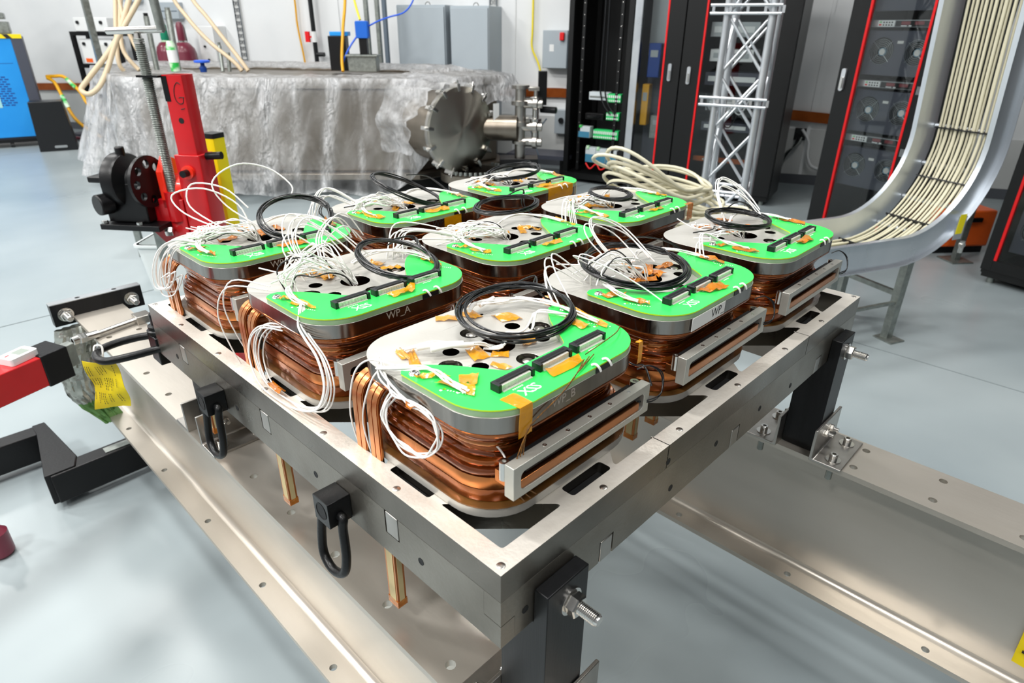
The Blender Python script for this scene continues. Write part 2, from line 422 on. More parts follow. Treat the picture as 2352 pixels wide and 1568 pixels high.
beam('steel_beam', 'long stainless I-beam running out to the lower right of the frame', 1.037, -2.6, 1.9, [1.755-.155*k for k in range(26)])

# ------------------------------------------------------------------ magnet frame (the table)
LU, LV, ZT = 1.1158, 1.043, .95
CU = lambda i: .1878+.3628*i
CV = lambda j: .1892+.34*j
t = thing('support_table', 'square grey steel frame carrying nine round-cornered magnet coils', 'table', (0, 0, ZT))
TF = t
rim_u, rim_v = .029, .027
holes = []
for iu in (-.5, .5, 1.5, 2.5):
    for jv in (-.5, .5, 1.5, 2.5):
        cu, cv = CU(0)+.3628*iu, CV(0)+.34*jv
        R_, T_ = .137, .124; q = R_-T_
        dia = [(T_, -q), (T_, q), (q, T_), (-q, T_), (-T_, q), (-T_, -q), (-q, -T_), (q, -T_)]
        P = clip([(cu+a, cv+b) for a, b in dia], [(rim_u, 0, 1, 0), (LU-rim_u, 0, -1, 0), (0, rim_v, 0, 1), (0, LV-rim_v, 0, -1)])
        Q = []                                                        # round the corners a little
        for k in range(len(P)):
            a, b, c = V((*P[k-1], 0)), V((*P[k], 0)), V((*P[(k+1) % len(P)], 0))
            if (a-b).length < .004: continue
            e1 = (a-b).normalized()*min(.005, (a-b).length*.4); e2 = (c-b).normalized()*min(.005, (c-b).length*.4)
            for s_ in (0, .33, .66, 1):
                p = b+e1*(1-s_)**2+e2*s_**2; Q.append((p.x, p.y))
        holes.append(Q)
for i in range(3):
    holes.append(rr(.04, .0105, .005, 3, CU(i)+.007, .0375)); holes.append(rr(.04, .0105, .005, 3, CU(i)+.007, LV-.0375))
for j in range(3):
    holes.append(rr(.0075, .04, .004, 3, .0325, CV(j)+.004)); holes.append(rr(.0075, .04, .004, 3, LU-.0325, CV(j)+.004))
outer = [(0, 0)]
for s_ in (.334, .8325): outer += [(s_-.001, 0), (s_-.001, .03), (s_+.001, .03), (s_+.001, 0)]
outer += [(LU, 0), (LU, LV), (0, LV)]
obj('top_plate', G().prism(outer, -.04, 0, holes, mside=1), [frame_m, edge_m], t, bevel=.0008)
MNL = MX(((0, 0, 1, 0), (1, 0, 0, 0), (0, 1, 0, 0), (0, 0, 0, 1)))    # (a,b,c) -> (c, a, b): side bars along v
MNR = MX(((1, 0, 0, 0), (0, 0, 1, 0), (0, 1, 0, 0), (0, 0, 0, 1)))    # (a,b,c) -> (a, c, b): side bars along u
za, zm, zb_ = -.0405, -.078, -.113
vb = [.2005, .5465, .886]; ub = [.197, .5595, .922]
def side_bar(axis, w0, w1, low, cuts):
    """a bar of two layers; LOW layer runs to the ends, the other stops short of the lap joints and is cut for the cross bars"""
    g = G(); L_ = LV if axis == 'v' else LU; e_ = .0272 if axis == 'v' else .0228
    def blk(a, b, z0, z1):
        if axis == 'v': g.box(w0, a, z0, w1, b, z1)
        else: g.box(a, w0, z0, b, w1, z1)
    zz_ = ((zb_, zm-.0005), (zm-.0005, za)) if low else ((zm+.0005, za), (zb_, zm+.0005))
    blk(0, L_, *zz_[0]); p_ = e_
    for c_ in cuts: blk(p_, c_-.0145, *zz_[1]); p_ = c_+.0155
    blk(p_, L_-e_, *zz_[1])
    return g
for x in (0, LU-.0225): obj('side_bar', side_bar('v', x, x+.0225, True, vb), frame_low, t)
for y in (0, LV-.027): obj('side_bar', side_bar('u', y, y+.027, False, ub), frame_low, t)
for i in range(3):  # black pads added inside the slots, standing for the shade in them
    for y in (.0375, LV-.0375): obj('slot_shade', G().box(CU(i)-.0325, y-.01, -.024, CU(i)+.0465, y+.0100, -.016), rack_in, t)
    for x in (.0325, LU-.0325): obj('slot_shade', G().box(x-.007, CV(i)-.0355, -.024, x+.007, CV(i)+.0435, -.016), rack_in, t)
for v in vb: obj('cross_bar', G().box(-.0006, v-.0125, zm+.001, LU+.0006, v+.0125, za-.001), satin, t, bevel=.001)
for u in ub: obj('cross_bar', G().box(u-.0125, -.0006, zb_, u+.0125, LV+.0006, zm-.001), satin, t, bevel=.001)
pins = [(u, v) for u in (.0106, .195, .3784, .56, .745, .92, 1.105) for v in (.0105, LV-.0105)] + \
       [(u, v) for v in (.195, .369, .545, .72, .89) for u in (.0085, LU-.0085)] + [(CU(i)+.008, .0615) for i in range(3)]
for u, v in pins: obj('dowel_pin', G().lathe([(.0053, -.01), (.0053, .0004), (.0045, .0009)], (u, v, 0), seg=14), satin, t)
for u, z in ((.142, -.08), (.395, -.083), (.66, -.083), (.93, -.08)):  # flush black discs: the shade inside each hole put in as colour
    obj('hole_shade', G().lathe([(.0055, 0), (.0055, .0004), (.0035, .0004), (.0035, .0002)], (0, u, z), (-1, 0, 0), 12), [rack_in], t)
for u, z in ((.3376, -.03), (.356, -.088), (.491, -.076), (.651, -.081), (.787, -.09), (.04, -.082)):
    obj('hole_shade', G().lathe([(.0055, 0), (.0055, .0004), (.0035, .0004), (.0035, .0002)], (u, 0, z), (0, -1, 0), 12), [rack_in], t)

# ------------------------------------------------------------------ legs, brackets and bolts
def socket_bolt(g, p, r=.0085, h=.016):
    g.lathe([(r*1.9, 0), (r*1.9, .002), (r, .002), (r, h*.95), (r*.92, h), (r*.5, h), (r*.5, h*.45), (0, h*.45)], p, seg=18)
    return g
def stud(name, p, ax, parent, k=1.):
    """washer, hex nut and a threaded end, pointing along ax"""
    a = V(ax); p = V(p)
    o = obj(name, G().lathe([(.0185*k, 0), (.0185*k, .0028*k), (.011*k, .0028*k)], p, a, 24), bright, parent)
    obj('hex_nut', G().hexa(p+a*.0028*k, a, .0152*k, .0135*k), bright, o)
    prof = [(.0073*k, .012*k)]
    for i in range(11): prof += [(.0084*k, (.0165+i*.0024)*k), (.0072*k, (.0177+i*.0024)*k)]
    prof += [(.0062*k, .0445*k)]
    obj('threaded_end', G().lathe(prof, p, a, 18), bright, o)
    return o
def leg(label, x0, yface, sgn):
    """75 mm square post, notched at the top so that the frame sits on it; sgn = outward direction along y"""
    t = thing('black_post', label, 'post', (x0+.038, yface, ZB), group='black posts under the magnet frame')
    hw = .038; d0, d1 = -.053, .022
    def yy(d): return sgn*d
    prof = [(yy(d0), .0), (yy(d1), 0), (yy(d1), .28), (yy(.0008), .28), (yy(.0008), .2265), (yy(d0), .2265)]
    obj('post', G().prism(prof, -hw, hw, M=MNL), black_an, t, bevel=.0015)
    stud('washer', (.004, yy(d1), .245), (0, sgn, 0), t)
    for k, (da, s2) in enumerate(((d1, 1), (d0, -1))):
        y0 = yy(da)+sgn*s2*.0006; dr = sgn*s2
        br = obj('angle_bracket', G().prism([(y0, 0), (y0+dr*.069, 0), (y0+dr*.069, .006), (y0+dr*.009, .006), (y0+dr*.006, .009), (y0+dr*.006, .078), (y0, .078)], -.073, .073, M=MNL), satin, t, bevel=.0012)
        for sx in (-.043, .043):
            obj('socket_bolt', socket_bolt(G(), (sx, y0+dr*.042, .006)), bright, br)
            obj('bolt_shank', G().cyl((sx, y0+dr*.042, -.015), (sx, y0+dr*.042, -.045), .007, 12), galv, br)
        for sx in (-.012, .02):
            g = G().hexa((sx, y0+dr*.006, .045), (0, dr, 0), .0085, .007); g.cyl((sx, y0+dr*.013, .045), (sx, y0+dr*.024, .045), .0045, 10)
            obj('bracket_nut', g, bright, br)
    return t
leg('black square post with bolt at the nearest corner of the frame', .054, 0, -1)
leg('black square post with angle brackets on the right-hand beam, near edge', LU-.13, 0, -1)
leg('black square post behind the hanging ring, at the far left of the frame', .054, LV, 1)
leg('black square post at the hidden far right corner of the frame', LU-.13, LV, 1)

# ------------------------------------------------------------------ lifting rings
def lifting_ring(label, v, zt, sw=0.):
    t = thing('lifting_ring', label, 'lifting ring', (0, v, zt), group='black lifting rings on the frame side')
    g = G().prism(rr(.0195, .0215, .002, 2), -.0365, -.0006, [], M=MX(((0, 0, 1, 0), (1, 0, 0, 0), (0, 1, 0, -.0215), (0, 0, 0, 1))))
    obj('block', g, black_top, t, bevel=.0012)
    obj('bolt_recess', G().lathe([(.0135, 0), (.0135, .0006), (.012, .0006), (.012, -.004), (.0075, -.004), (.0075, -.001), (.004, -.001), (.004, -.005), (0, -.005)], (-.0366, 0, -.021), (-1, 0, 0), 20), rack_in, t)
    pts = [(-.019, .026, -.029), (-.022, .0275, -.045), (-.026, .032, -.09), (-.03, .026, -.122), (-.032, 0, -.134), (-.03, -.028, -.122), (-.026, -.034, -.09), (-.022, -.0275, -.045), (-.019, -.026, -.029)]
    pts = [(x, y, z) for x, y, z in pts]
    obj('ring', G().tube([(-.019, .012, -.028)]+pts+[(-.019, -.012, -.028)], .0068, 12, sub=5), shackle_m, t, ang=60)
    return t
lifting_ring('black lifting ring hanging from a block nearest the front corner', .319, ZT-.064)
lifting_ring('black lifting ring hanging in front of the angle brackets', .724, ZT-.064)
t = thing('lifting_ring', 'black swivel lifting ring lying flat with a yellow tag tied on', 'lifting ring', (.018, LV+.0008, ZT-.114), group='black lifting rings on the frame side')
obj('block', G().box(-.022, 0, -.03, .026, .05, .034), black_top, t, bevel=.002)
g = G().lathe([(.0235, .035), (.0235, .043), (.02, .045), (.02, .053), (.0125, .055), (.0125, .078), (.0115, .08), (.006, .08), (.006, .072), (0, .072)], (-.002, .03, 0), seg=22)
obj('swivel_bolt', g, black_top, t)
rp_ = [(.0, .075, .012), (-.03, .088, .012), (-.075, .093, .011), (-.112, .083, .009), (-.124, .058, .006), (-.115, .03, .005), (-.08, .014, .007), (-.03, .006, .008), (-.012, .0, .01)]
obj('ring', G().tube(rp_, .0085, 12), shackle_m, t, ang=60)
t = thing('paper_tag', 'small yellow tag on the right-hand beam, cut off by the frame edge', 'tag', (1.0225, -.476, .43), 0)
obj('tag_sheet', G().add([(.0, -.0, .0), (-.004, -.09, .004), (-.012, -.1, -.13), (-.006, -.004, -.125), (.0012, -.0, .0), (-.0028, -.09, .004), (-.0108, -.1, -.13), (-.0048, -.004, -.125)], [(0, 1, 2, 3), (7, 6, 5, 4), (0, 4, 5, 1), (1, 5, 6, 2), (2, 6, 7, 3), (3, 7, 4, 0)]), tag_m, t)
obj('printed_lines', G().box(-.0065, -.08, -.03, -.0025, -.012, -.026).box(-.0095, -.08, -.05, -.0045, -.012, -.045).box(-.011, -.08, -.09, -.0065, -.012, -.086), black_ink, t)
# the yellow tag on its white string
t = thing('paper_tag', 'yellow printed tag hanging from the flat black ring', 'tag', (-.094, LV+.073, ZT-.105))
N_ = 10; vs = []; fs = []
rx = V((.76, -.65, 0)); ry = V((-.65, -.76, 0))
for i in range(N_+1):
    for k in range(5):
        z = -.012-.118*i/N_; a = (-.036+.018*k)*(1-.0*i); off = .006*math.sin(i*.8+k)+.004*k*(1-i/N_)
        vs.append(tuple(rx*(a+.006*math.sin(i*.35))+ry*(off+.012)+V((0, 0, z))))
for i in range(N_):
    for k in range(4): fs.append((i*5+k, i*5+k+1, (i+1)*5+k+1, (i+1)*5+k))
tg = obj('tag_sheet', G().add(vs, fs), tag_m, t)
sm = tg.modifiers.new('thickness', 'SOLIDIFY'); sm.thickness = .0006
obj('string', G().tube([(.0, -.004, -.012), (.006, .004, .01), (-.006, .008, .014), (-.012, .003, -.006)], .0022, 6), white_w, t)
g = G()
random.seed(3)
for k in range(13):                                                   # printed columns of small type
    a = -.03+.0046*k
    for z0 in (-.022, -.055, -.09):
        if rnd(0, 1) < .75:
            z1 = z0-rnd(.015, .03)
            for q in range(5):
                za_, zb2 = z0+(z1-z0)*q/5, z0+(z1-z0)*(q+.7)/5
                def on_tag(a, z):
                    i_ = (-z-.012)/.118*N_; k_ = (a-.006*math.sin(i_*.35)+.036)/.018
                    return rx*a+ry*(.006*math.sin(i_*.8+k_)+.004*k_*(1-i_/N_)+.012+.0016)+V((0, 0, z))
                g.add([tuple(on_tag(a+dx, z_)) for dx, z_ in ((0, za_), (.0011, za_), (.0011, zb2), (0, zb2))], [(0, 1, 2, 3)])
obj('printed_lines', g, black_ink, t)

# ------------------------------------------------------------------ the nine planar coils
HX, HY, RC = .1515, .1375, .068
Z_PL0, Z_PL1, Z_PCB = .118, .1398, .1495
def offset_rr(d, n=9): return rr(HX+d, HY+d, max(RC+d*.7, .02), n)
def band(d, z0, z1, bul=.0015, wav=0., ph=0., n=9):
    g = G(); base = offset_rr(0, n); m_ = len(base); ls = []
    for dd, z in ((d-.02, z0), (d, z0), (d+bul, z0+(z1-z0)*.3), (d+bul, z0+(z1-z0)*.7), (d, z1), (d-.02, z1)):
        o = offset_rr(dd, n)
        ls.append([(p[0], p[1], z+wav*math.sin(3*2*PI*i/m_+ph)+wav*.6*math.sin(7*2*PI*i/m_+2*ph)) for i, p in enumerate(o)])
    return g.ring(ls+[ls[0]])
hole_r = .0112
HOLES = [(-.058, -.0225), (-.058, .034), (.058, -.0225), (.058, .034)]
BOLTS = [(0, -.051), (0, .058), (-.084, .0055), (.084, .0055)]
def board_outline():
    half = [(.045, -.069), (.0535, -.066), (.06, -.058), (.07, -.043), (.083, -.0225), (.095, -.006), (.109, .01), (.119, .02), (.128, .0265), (.138, .0275), (.146, .024)]
    o = [p for p in rr(HX-.001, HY-.0005, RC, 10) if p[1] < .012 and p[0] > 0]
    o.sort(key=lambda p: (p[1], p[0]))
    right = [(p[0], p[1]) for p in o]                                   # front edge up to the right tip
    right.append((HX-.001, .018))
    R = right+half[::-1]
    return R+[(-x, y) for x, y in R[::-1]]
BO = board_outline()
def make_coil():
    t = thing('magnet_coil', 'coil', 'magnet coil', (CU(0), CV(0), ZT), group='round-cornered magnet coils')
    obj('base_plate', G().prism(offset_rr(.001), .0004, .014, [rr(.07, .06, .03, 5)]), steel_top, t, bevel=.001)
    obj('film_skirt', G().prism(offset_rr(.0022), .0142, .015, [offset_rr(-.03)]), film, t)
    obj('core', G().prism(offset_rr(-.032), .0155, .108), copper_dk, t)
    for z0, z1, m_, d in ((.0156, .0325, copper_dk, -.009), (.0333, .0505, copper, -.0095)):
        obj('conductor_bar', band(d, z0, z1, .0006), m_, t)
    for k, (z0, z1, d, m_, wv) in enumerate(((.0515, .061, -.011, wind_b, .0004), (.0605, .069, -.0155, wind_a, .0012), (.068, .0765, -.021, wind_b, .0018),
            (.0755, .084, -.0235, wind_a, .0018), (.083, .0915, -.023, wind_c, .0014), (.091, .099, -.0195, wind_a, .0012), (.0985, .1065, -.0145, wind_b, .0009), (.106, .1125, -.0085, wind_a, .0005), (.1128, .1176, -.002, copper_dk, .0002))):
        obj('winding_layer', band(d, z0, z1, .0016, wv, k*1.9), m_, t)
    hs = [circ(x, y, hole_r, 20) for x, y in HOLES]+[circ(x, y, .0158, 24) for x, y in BOLTS]+[circ(0, .006, .0245, 28)]
    hs += [circ(.055, .095, .003, 8)]
    obj('top_plate', G().prism(offset_rr(0, 14), Z_PL0, Z_PL1, hs, m=0, mside=1), [steel_top, steel_side], t, ang=30, bevel=.0006)
    for x, y in BOLTS:
        o = obj('washer', G().lathe([(.0115, 0), (.0115, .002), (.006, .002)], (x, y, .1285), seg=20), bright, t)
        obj('bolt_head', G().lathe([(.0072, .002), (.0078, .003), (.0076, .0085), (.006, .0095), (0, .0097)], (x, y, .1285), seg=18), satin, o)
        obj('bolt_seat', G().lathe([(.0157, 0), (.0157, .0005), (0, .0005)], (x, y, .1275), seg=20), satin, o)
    sc_ = [(p[0]*.996, p[1]*.996-.0002) for p in BO]
    obj('board_riser', G().prism(sc_, Z_PL1+.0002, .1474), riser_m, t)
    bd = obj('circuit_board', G().prism(BO, .1475, Z_PCB, [circ(x, y, .0022, 8) for x, y in ((-.137, -.046), (-.127, -.064), (.137, -.046), (.127, -.064))], mside=1), [pcb, pcb_edge], t)
    obj('black_notch', G().box(.03, -HY-.0004, Z_PL1+.0002, .062, -HY+.004, .1474), black_pl, t)
    for x in (-.139, .139):
        obj('button_screw', G().lathe([(.0075, 0), (.0075, .001), (.0055, .0035), (.003, .0042), (.003, .003), (0, .003)], (x, .006, Z_PCB), seg=16), bright, bd)
    for k in range(3):
        x0 = -.1004+.0703*k; y0 = -.0985
        c = obj('edge_connector', G().box(x0, y0+.0045, Z_PCB, x0+.061, y0+.0145, Z_PCB+.0102).box(x0, y0, Z_PCB, x0+.005, y0+.005, Z_PCB+.0102).box(x0+.056, y0, Z_PCB, x0+.061, y0+.005, Z_PCB+.0102), black_pl, t, bevel=.0004)
        g = G()
        for q in range(24):
            x = x0+.0065+.00205*q
            g.box(x, y0+.0012, Z_PCB+.0012, x+.0011, y0+.0046, Z_PCB+.008); g.box(x, y0-.0022, Z_PCB, x+.0011, y0+.0014, Z_PCB+.0014)
        obj('contact_pins', g, pin_m, c)
        g = G()
        for q in range(24): x = x0+.0065+.00205*q; g.box(x, y0+.0075, Z_PCB+.0102, x+.0008, y0+.0115, Z_PCB+.0105)
        obj('slot_ribs', g, rack_in, c)
    M = MX.Translation((-.067, -.1165, Z_PCB+.0002))
    obj('logo', text_geo('XSS', .021, M, .0001, .82), white_ink, t)
    g = G()
    for s_ in (-1, 1):
        for k in range(9): g.box(s_*.131+.0034*k*.45-.006, -.052-.0034*k, Z_PCB+.0001, s_*.131+.0034*k*.45-.004, -.0505-.0034*k, Z_PCB+.0003)
        for x, y in ((-.137, -.046), (-.127, -.064)): g.box(s_*abs(x)-.006, y-.001, Z_PCB+.0001, s_*abs(x)-.0035, y+.002, Z_PCB+.0003)
    for x0 in (-.083, -.012, .058):
        for k in range(6): g.box(x0+.003*k, -.1045, Z_PCB+.0001, x0+.003*k+.0018, -.1025, Z_PCB+.0003)
    obj('silkscreen_marks', g, white_ink, t)
    # terminal frame with the copper bar in its window
    def MF(): return MX(((1, 0, 0, 0), (0, 0, 1, 0), (0, 1, 0, 0), (0, 0, 0, 1)))
    fo = obj('terminal_frame', G().prism([(-.1335, .0475), (.134, .0475), (.134, .0915), (-.1335, .0915)], -.155, -.1405, [rr(.1215, .0125, .007, 5, 0, .0685)], M=MF()), term_m, t, bevel=.0006)
    obj('copper_terminal', G().prism([(-.1215, .0565), (.113, .0565), (.113, .0685), (-.1215, .0685)], -.1535, -.139, M=MF()), copper_br, fo, bevel=.0006)
    obj('black_insulator', G().box(-.108, -.149, .0715, .118, -.138, .079), black_pl, fo)
    obj('backing_bar', G().box(-.12, -.1403, .054, .12, -.128, .084), rack_in, fo)
    for x in (-.118, .118): obj('copper_lug', G().box(x-.009, -.1402, .053, x+.009, -.118, .07), copper, fo, bevel=.001)
    for q in range(5): obj('set_screw', G().lathe([(.0028, 0), (.0028, .0006), (.0015, .0006), (.0015, .0002)], (-.075+.042*q, -.1478, .0914), seg=10), bright, fo)
    for x in (-.128, .126): obj('corner_screw', G().lathe([(.0062, -.02), (.0062, .004), (.0028, .004), (.0028, .001)], (x, -.1345, .086), seg=14), bright, fo)
    # copper straps that rise from the opening on the left and bend over into the coil
    for y in (.111, .077):
        pts = [(-.1565, y, -.075)]+[(-.1565, y, z) for z in (-.03, .03, .075)]
        pts += [(-.1565+.03-.03*math.cos(a), y, .08+.03*math.sin(a)) for a in (.2, .5, .8, 1.1, 1.4)]+[(-.112, y, .1095)]
        st = obj('copper_strap', G().sweep(pts, [(-.0115, -.002), (.0115, -.002), (.0115, .002), (-.0115, .002)], (0, 1, 0)), copper, t, bevel=.0008)
        g = G()
        for dy in (-.0058, .0058):
            q = [(p[0]-.0022, y+dy, p[2]) if i < 4 else (p[0]-.0015, y+dy, p[2]+.0018) for i, p in enumerate(pts[:-1])]
            g.sweep(q, [(-.0048, -.0012), (.0048, -.0012), (.004, .0012), (-.004, .0012)], (0, 1, 0))
        obj('strap_rib', g, copper_br, st)
    # current leads that hang down through the frame
    for x in (-.139, .139):
        l_ = obj('current_lead', G().box(x-.008, .079, -.297, x+.008, .103, -.06), copper_br, t)
        obj('lead_strip', G().box(x-.0086, .0832, -.29, x+.0086, .0988, -.07).box(x-.0045, .0784, -.29, x+.0045, .1036, -.07), lead_in, l_)
        obj('lead_end_tape', G().box(x-.009, .0782, -.298, x+.009, .1038, -.285), kapton_o, l_)
    return t
coil0 = make_coil()
NAMES = {(0, 0): 'nearest magnet coil, letters WP_B scratched on its steel rim', (0, 1): 'magnet coil marked WP_A, middle of the left side of the frame',
 (0, 2): 'magnet coil marked WP_E at the far left corner of the frame', (1, 0): 'magnet coil with a white WP_ paper label, middle of the right side',
 (1, 1): 'magnet coil in the middle of the frame, black cable lying flat over its back', (1, 2): 'magnet coil marked WP_D in black print with amber tape across it',
 (2, 0): 'magnet coil at the right-hand corner of the frame, beside the cable tray', (2, 1): 'magnet coil with the smallest black cable ring, before the beige cable pile',
 (2, 2): 'farthest magnet coil, amber tape folded over its front rim'}
COILS = {}
for (i, j), lb in NAMES.items():
    COILS[(i, j)] = coil0 if (i, j) == (0, 0) else dup(coil0, (CU(i), CV(j), ZT))
    COILS[(i, j)]['label'] = lb

# ------------------------------------------------------------------ what differs from coil to coil: letters, tape, wires, cable rings
MFR = lambda x, y, z: MX(((1, 0, 0, x), (0, 0, -1, y), (0, 1, 0, z), (0, 0, 0, 1)))   # text standing on the front rim
def front_text(ij, txt, x, z, size, m_): obj('rim_letters', text_geo(txt, size, MFR(x, -HY-.0002, z), .00012), m_, COILS[ij])
front_text((0, 0), 'WP_B', -.031, .1315, .0165, scratch); front_text((0, 1), 'WP_A', -.018, .1315, .0165, scratch)
front_text((0, 2), 'WP_E', -.031, .131, .0165, scratch); front_text((1, 2), 'WP_D', -.006, .1315, .02, black_ink)
front_text((0, 1), '0130-002', -.01, .1155, .0065, black_ink)
def patch(c, P, m_, z, thick=.0005, name='tape_strip', curl=.002):
    """a quad of tape lying at height z, slightly wrinkled"""
    n1, n2 = 6, 3; vs = []; fs = []
    for i in range(n1+1):
        for k in range(n2+1):
            s_, u_ = i/n1, k/n2
            a = V((*P[0], 0))*(1-s_)+V((*P[1], 0))*s_; b = V((*P[3], 0))*(1-s_)+V((*P[2], 0))*s_
            p = a*(1-u_)+b*u_; vs.append((p.x, p.y, z+curl*random.random()**2))
    for i in range(n1):
        for k in range(n2): q = i*(n2+1)+k; fs.append((q, q+n2+1, q+n2+2, q+1))
    o = obj(name, G().add(vs, fs), m_, c); sm = o.modifiers.new('thickness', 'SOLIDIFY'); sm.thickness = thick
    return o
def wrap_tape(c, x0, x1, m_, z0, z1, top=.018):
    """tape folded over the front edge of the board and down the rim"""
    y = -HY-.0008; vs = []; fs = []; n = 5
    rows = [(y+top, Z_PCB+.0006), (y+.001, Z_PCB+.0008), (y, .146), (y, z1), (y, z0)]
    for r_, (yy, zz) in enumerate(rows):
        for k in range(n+1):
            vs.append((x0+(x1-x0)*k/n+rnd(-.0015, .0015), yy, zz+rnd(-.0008, .0008)*(1 if r_ in (0, 4) else 0)))
    for r_ in range(4):
        for k in range(n): q = r_*(n+1)+k; fs.append((q, q+1, q+n+2, q+n+1))
    o = obj('tape_fold', G().add(vs, fs), m_, c); sm = o.modifiers.new('thickness', 'SOLIDIFY'); sm.thickness = .0004
def wire(c, pts, r=.00125, m_=None, name='white_wire', seg=5, sub=5): return obj(name, G().tube(pts, r, seg, sub=sub), m_ or white_w, c, ang=80)
def jit(p, s): return (p[0]+rnd(-s, s), p[1]+rnd(-s, s), p[2]+rnd(-s, s)*.6)
def fan(c, a, b, n, h, spread, s_end=.004, seed=1, m_=None, dk=0):
    random.seed(seed)
    for k in range(n):
        hh = h*rnd(.45, 1.15); sx, sy = rnd(-spread, spread), rnd(-spread, spread)
        P = [jit(a, .006)]
        for q in (.2, .45, .7, .88):
            bell = math.sin(PI*q)
            P.append((a[0]+(b[0]-a[0])*q+sx*bell+rnd(-.012, .012), a[1]+(b[1]-a[1])*q+sy*bell+rnd(-.012, .012), max(.1525, a[2]+(b[2]-a[2])*q+hh*bell)+rnd(-.004, .006)))
        P.append(jit(b, s_end))
        wire(c, P, m_=(black_w if k < dk else m_))
def cable_ring(c, cx, cy, rx, ry, z, turns=8, tilt=(0, 0), seed=1, r=.0016, thick=.007):
    random.seed(seed); P = []; n = 26
    for k in range(turns):
        ox, oy, oz, sc1 = rnd(-thick, thick)*.5, rnd(-thick, thick)*.5, rnd(0, thick), 1+rnd(-.05, .06)
        for q in range(n):
            a = 2*PI*q/n; f = q/n
            x = rx*sc1*math.cos(a); y = ry*sc1*math.sin(a)
            wob = .002*math.sin(3*a+k)
            P.append((cx+x+ox+wob, cy+y+oy+wob, z+tilt[0]*x+tilt[1]*y+oz+.0015*math.sin(2*a+k*1.7)))
    return obj('cable_ring', G().tube(P, r, 5, sub=2), black_w, c, ang=80)
# cable rings: (centre, radii, height, turns, tilt)
RINGS = {(0, 0): (.07, .036, .084, .074, .157, 10, (.02, .08)), (0, 1): (.072, -.02, .062, .072, .165, 10, (-.05, .2)), (0, 2): (.075, -.01, .074, .06, .172, 9, (.1, .45)),
 (1, 0): (-.02, .02, .092, .083, .164, 12, (0, .1)), (1, 1): (.06, .065, .078, .05, .182, 10, (.02, .05)), (1, 2): (.014, .012, .084, .07, .174, 7, (-.35, .3)),
 (2, 0): (.012, .03, .082, .06, .165, 10, (-.08, .08)), (2, 1): (.012, .022, .054, .046, .162, 12, (-.02, .1)), (2, 2): (.035, .03, .088, .052, .162, 9, (.06, .06))}
for ij, (x, y, rx, ry, z, n, tl) in RINGS.items():
    c = COILS[ij]; cable_ring(c, x, y, rx, ry, z, n, tl, seed=ij[0]*3+ij[1]+5)
    random.seed(ij[0]*7+ij[1])
    for k in range(2):                                                # the cable's two tails run off over the back right corner
        wire(c, [(x+rx*.5, y+ry*.8, z+tl[1]*ry*.8+.006), (x+rx+.02, y+ry*.7+.01, z+.012), (.15, y+.03+.008*k, .158), (.17+.01*k, y-.005, .12), (.172+.012*k, y-.03, .06)], .0015, black_w, 'black_tail')
CEN = (-.002, .006, .132)
# --- nearest coil WP_B: tidy taped bundles
c = COILS[(0, 0)]
for P, m_ in (([(.0, .136), (.028, .112), (.018, .098), (-.011, .122)], kapton), ([(.028, .116), (.054, .118), (.05, .086), (.03, .09)], kapton),
              ([(-.112, .083), (-.1, .088), (-.105, .05), (-.118, .06)], kapton), ([(-.102, .07), (-.09, .072), (-.115, .018), (-.128, .03)], kapton),
              ([(-.02, -.006), (-.006, -.022), (-.016, -.032), (-.032, -.014)], kapton), ([(-.038, -.026), (-.034, -.056), (-.045, -.053), (-.049, -.03)], kapton),
              ([(-.044, .022), (-.022, .018), (-.032, -.014), (-.056, -.01)], kapton), ([(.034, -.002), (.056, -.008), (.042, -.028), (.02, -.024)], kapton),
              ([(.06, .08), (.088, .062), (.084, .038), (.056, .052)], kapton)):
    patch(c, P, m_, Z_PL1+.0012, curl=.0035)
for P in ([(-.127, -.03), (-.112, -.072), (-.125, -.084), (-.138, -.03)], [(-.145, .0), (-.118, -.018), (-.113, -.03), (-.142, -.012)], [(-.104, -.034), (-.086, -.05), (-.106, -.068), (-.118, -.05)],
          [(.15, .004), (.14, -.074), (.128, -.08), (.133, -.01)], [(.127, -.01), (.12, -.06), (.1, -.058), (.108, -.02)], [(-.025, -.101), (.04, -.101), (.025, -.121), (-.028, -.118)]):
    patch(c, P, kapton, Z_PCB+.0014, curl=.005)
def heap(c, P, n, m_=None, r=.0012, seed=4):                          # wires wound together under the tape
    random.seed(seed)
    for k in range(n): wire(c, [jit(p, .0042) for p in P], r, m_)
heap(c, [(-.126, -.07, .153), (-.128, -.045, .156), (-.127, -.026, .157), (-.124, .0, .155), (-.142, .03, .15), (-.16, .058, .146)], 5)
heap(c, [(-.104, .07, .146), (-.075, .05, .152), (-.05, .026, .15), (-.03, .012, .15), (-.01, .004, .142), CEN], 5, seed=5)
heap(c, [(.03, -.01, .15), (.015, .004, .152), (-.01, -.012, .147), (-.018, .012, .138)], 7, seed=6)
heap(c, [(.04, .118, .15), (.06, .1, .156), (.085, .082, .155), (.115, .072, .154), (.133, .03, .156), (.134, -.02, .156), (.132, -.06, .153)], 5, seed=7)
heap(c, [(.025, .002, .148), (.05, -.004, .15), (.075, .012, .152), (.1, .02, .154), (.118, -.02, .155)], 4, seed=8)
for a, b in (((-.098, .054, .152), (-.045, .024, .152)), ((-.088, .038, .152), (-.038, .012, .152)), ((.055, .098, .153), (.085, .1, .156)), ((.026, .09, .156), (.05, .104, .156))):
    obj('shrink_sleeve', G().tube([a, ((a[0]+b[0])/2, (a[1]+b[1])/2, a[2]+.002), b], .0034, 8, sub=3), white_w, c, ang=80)
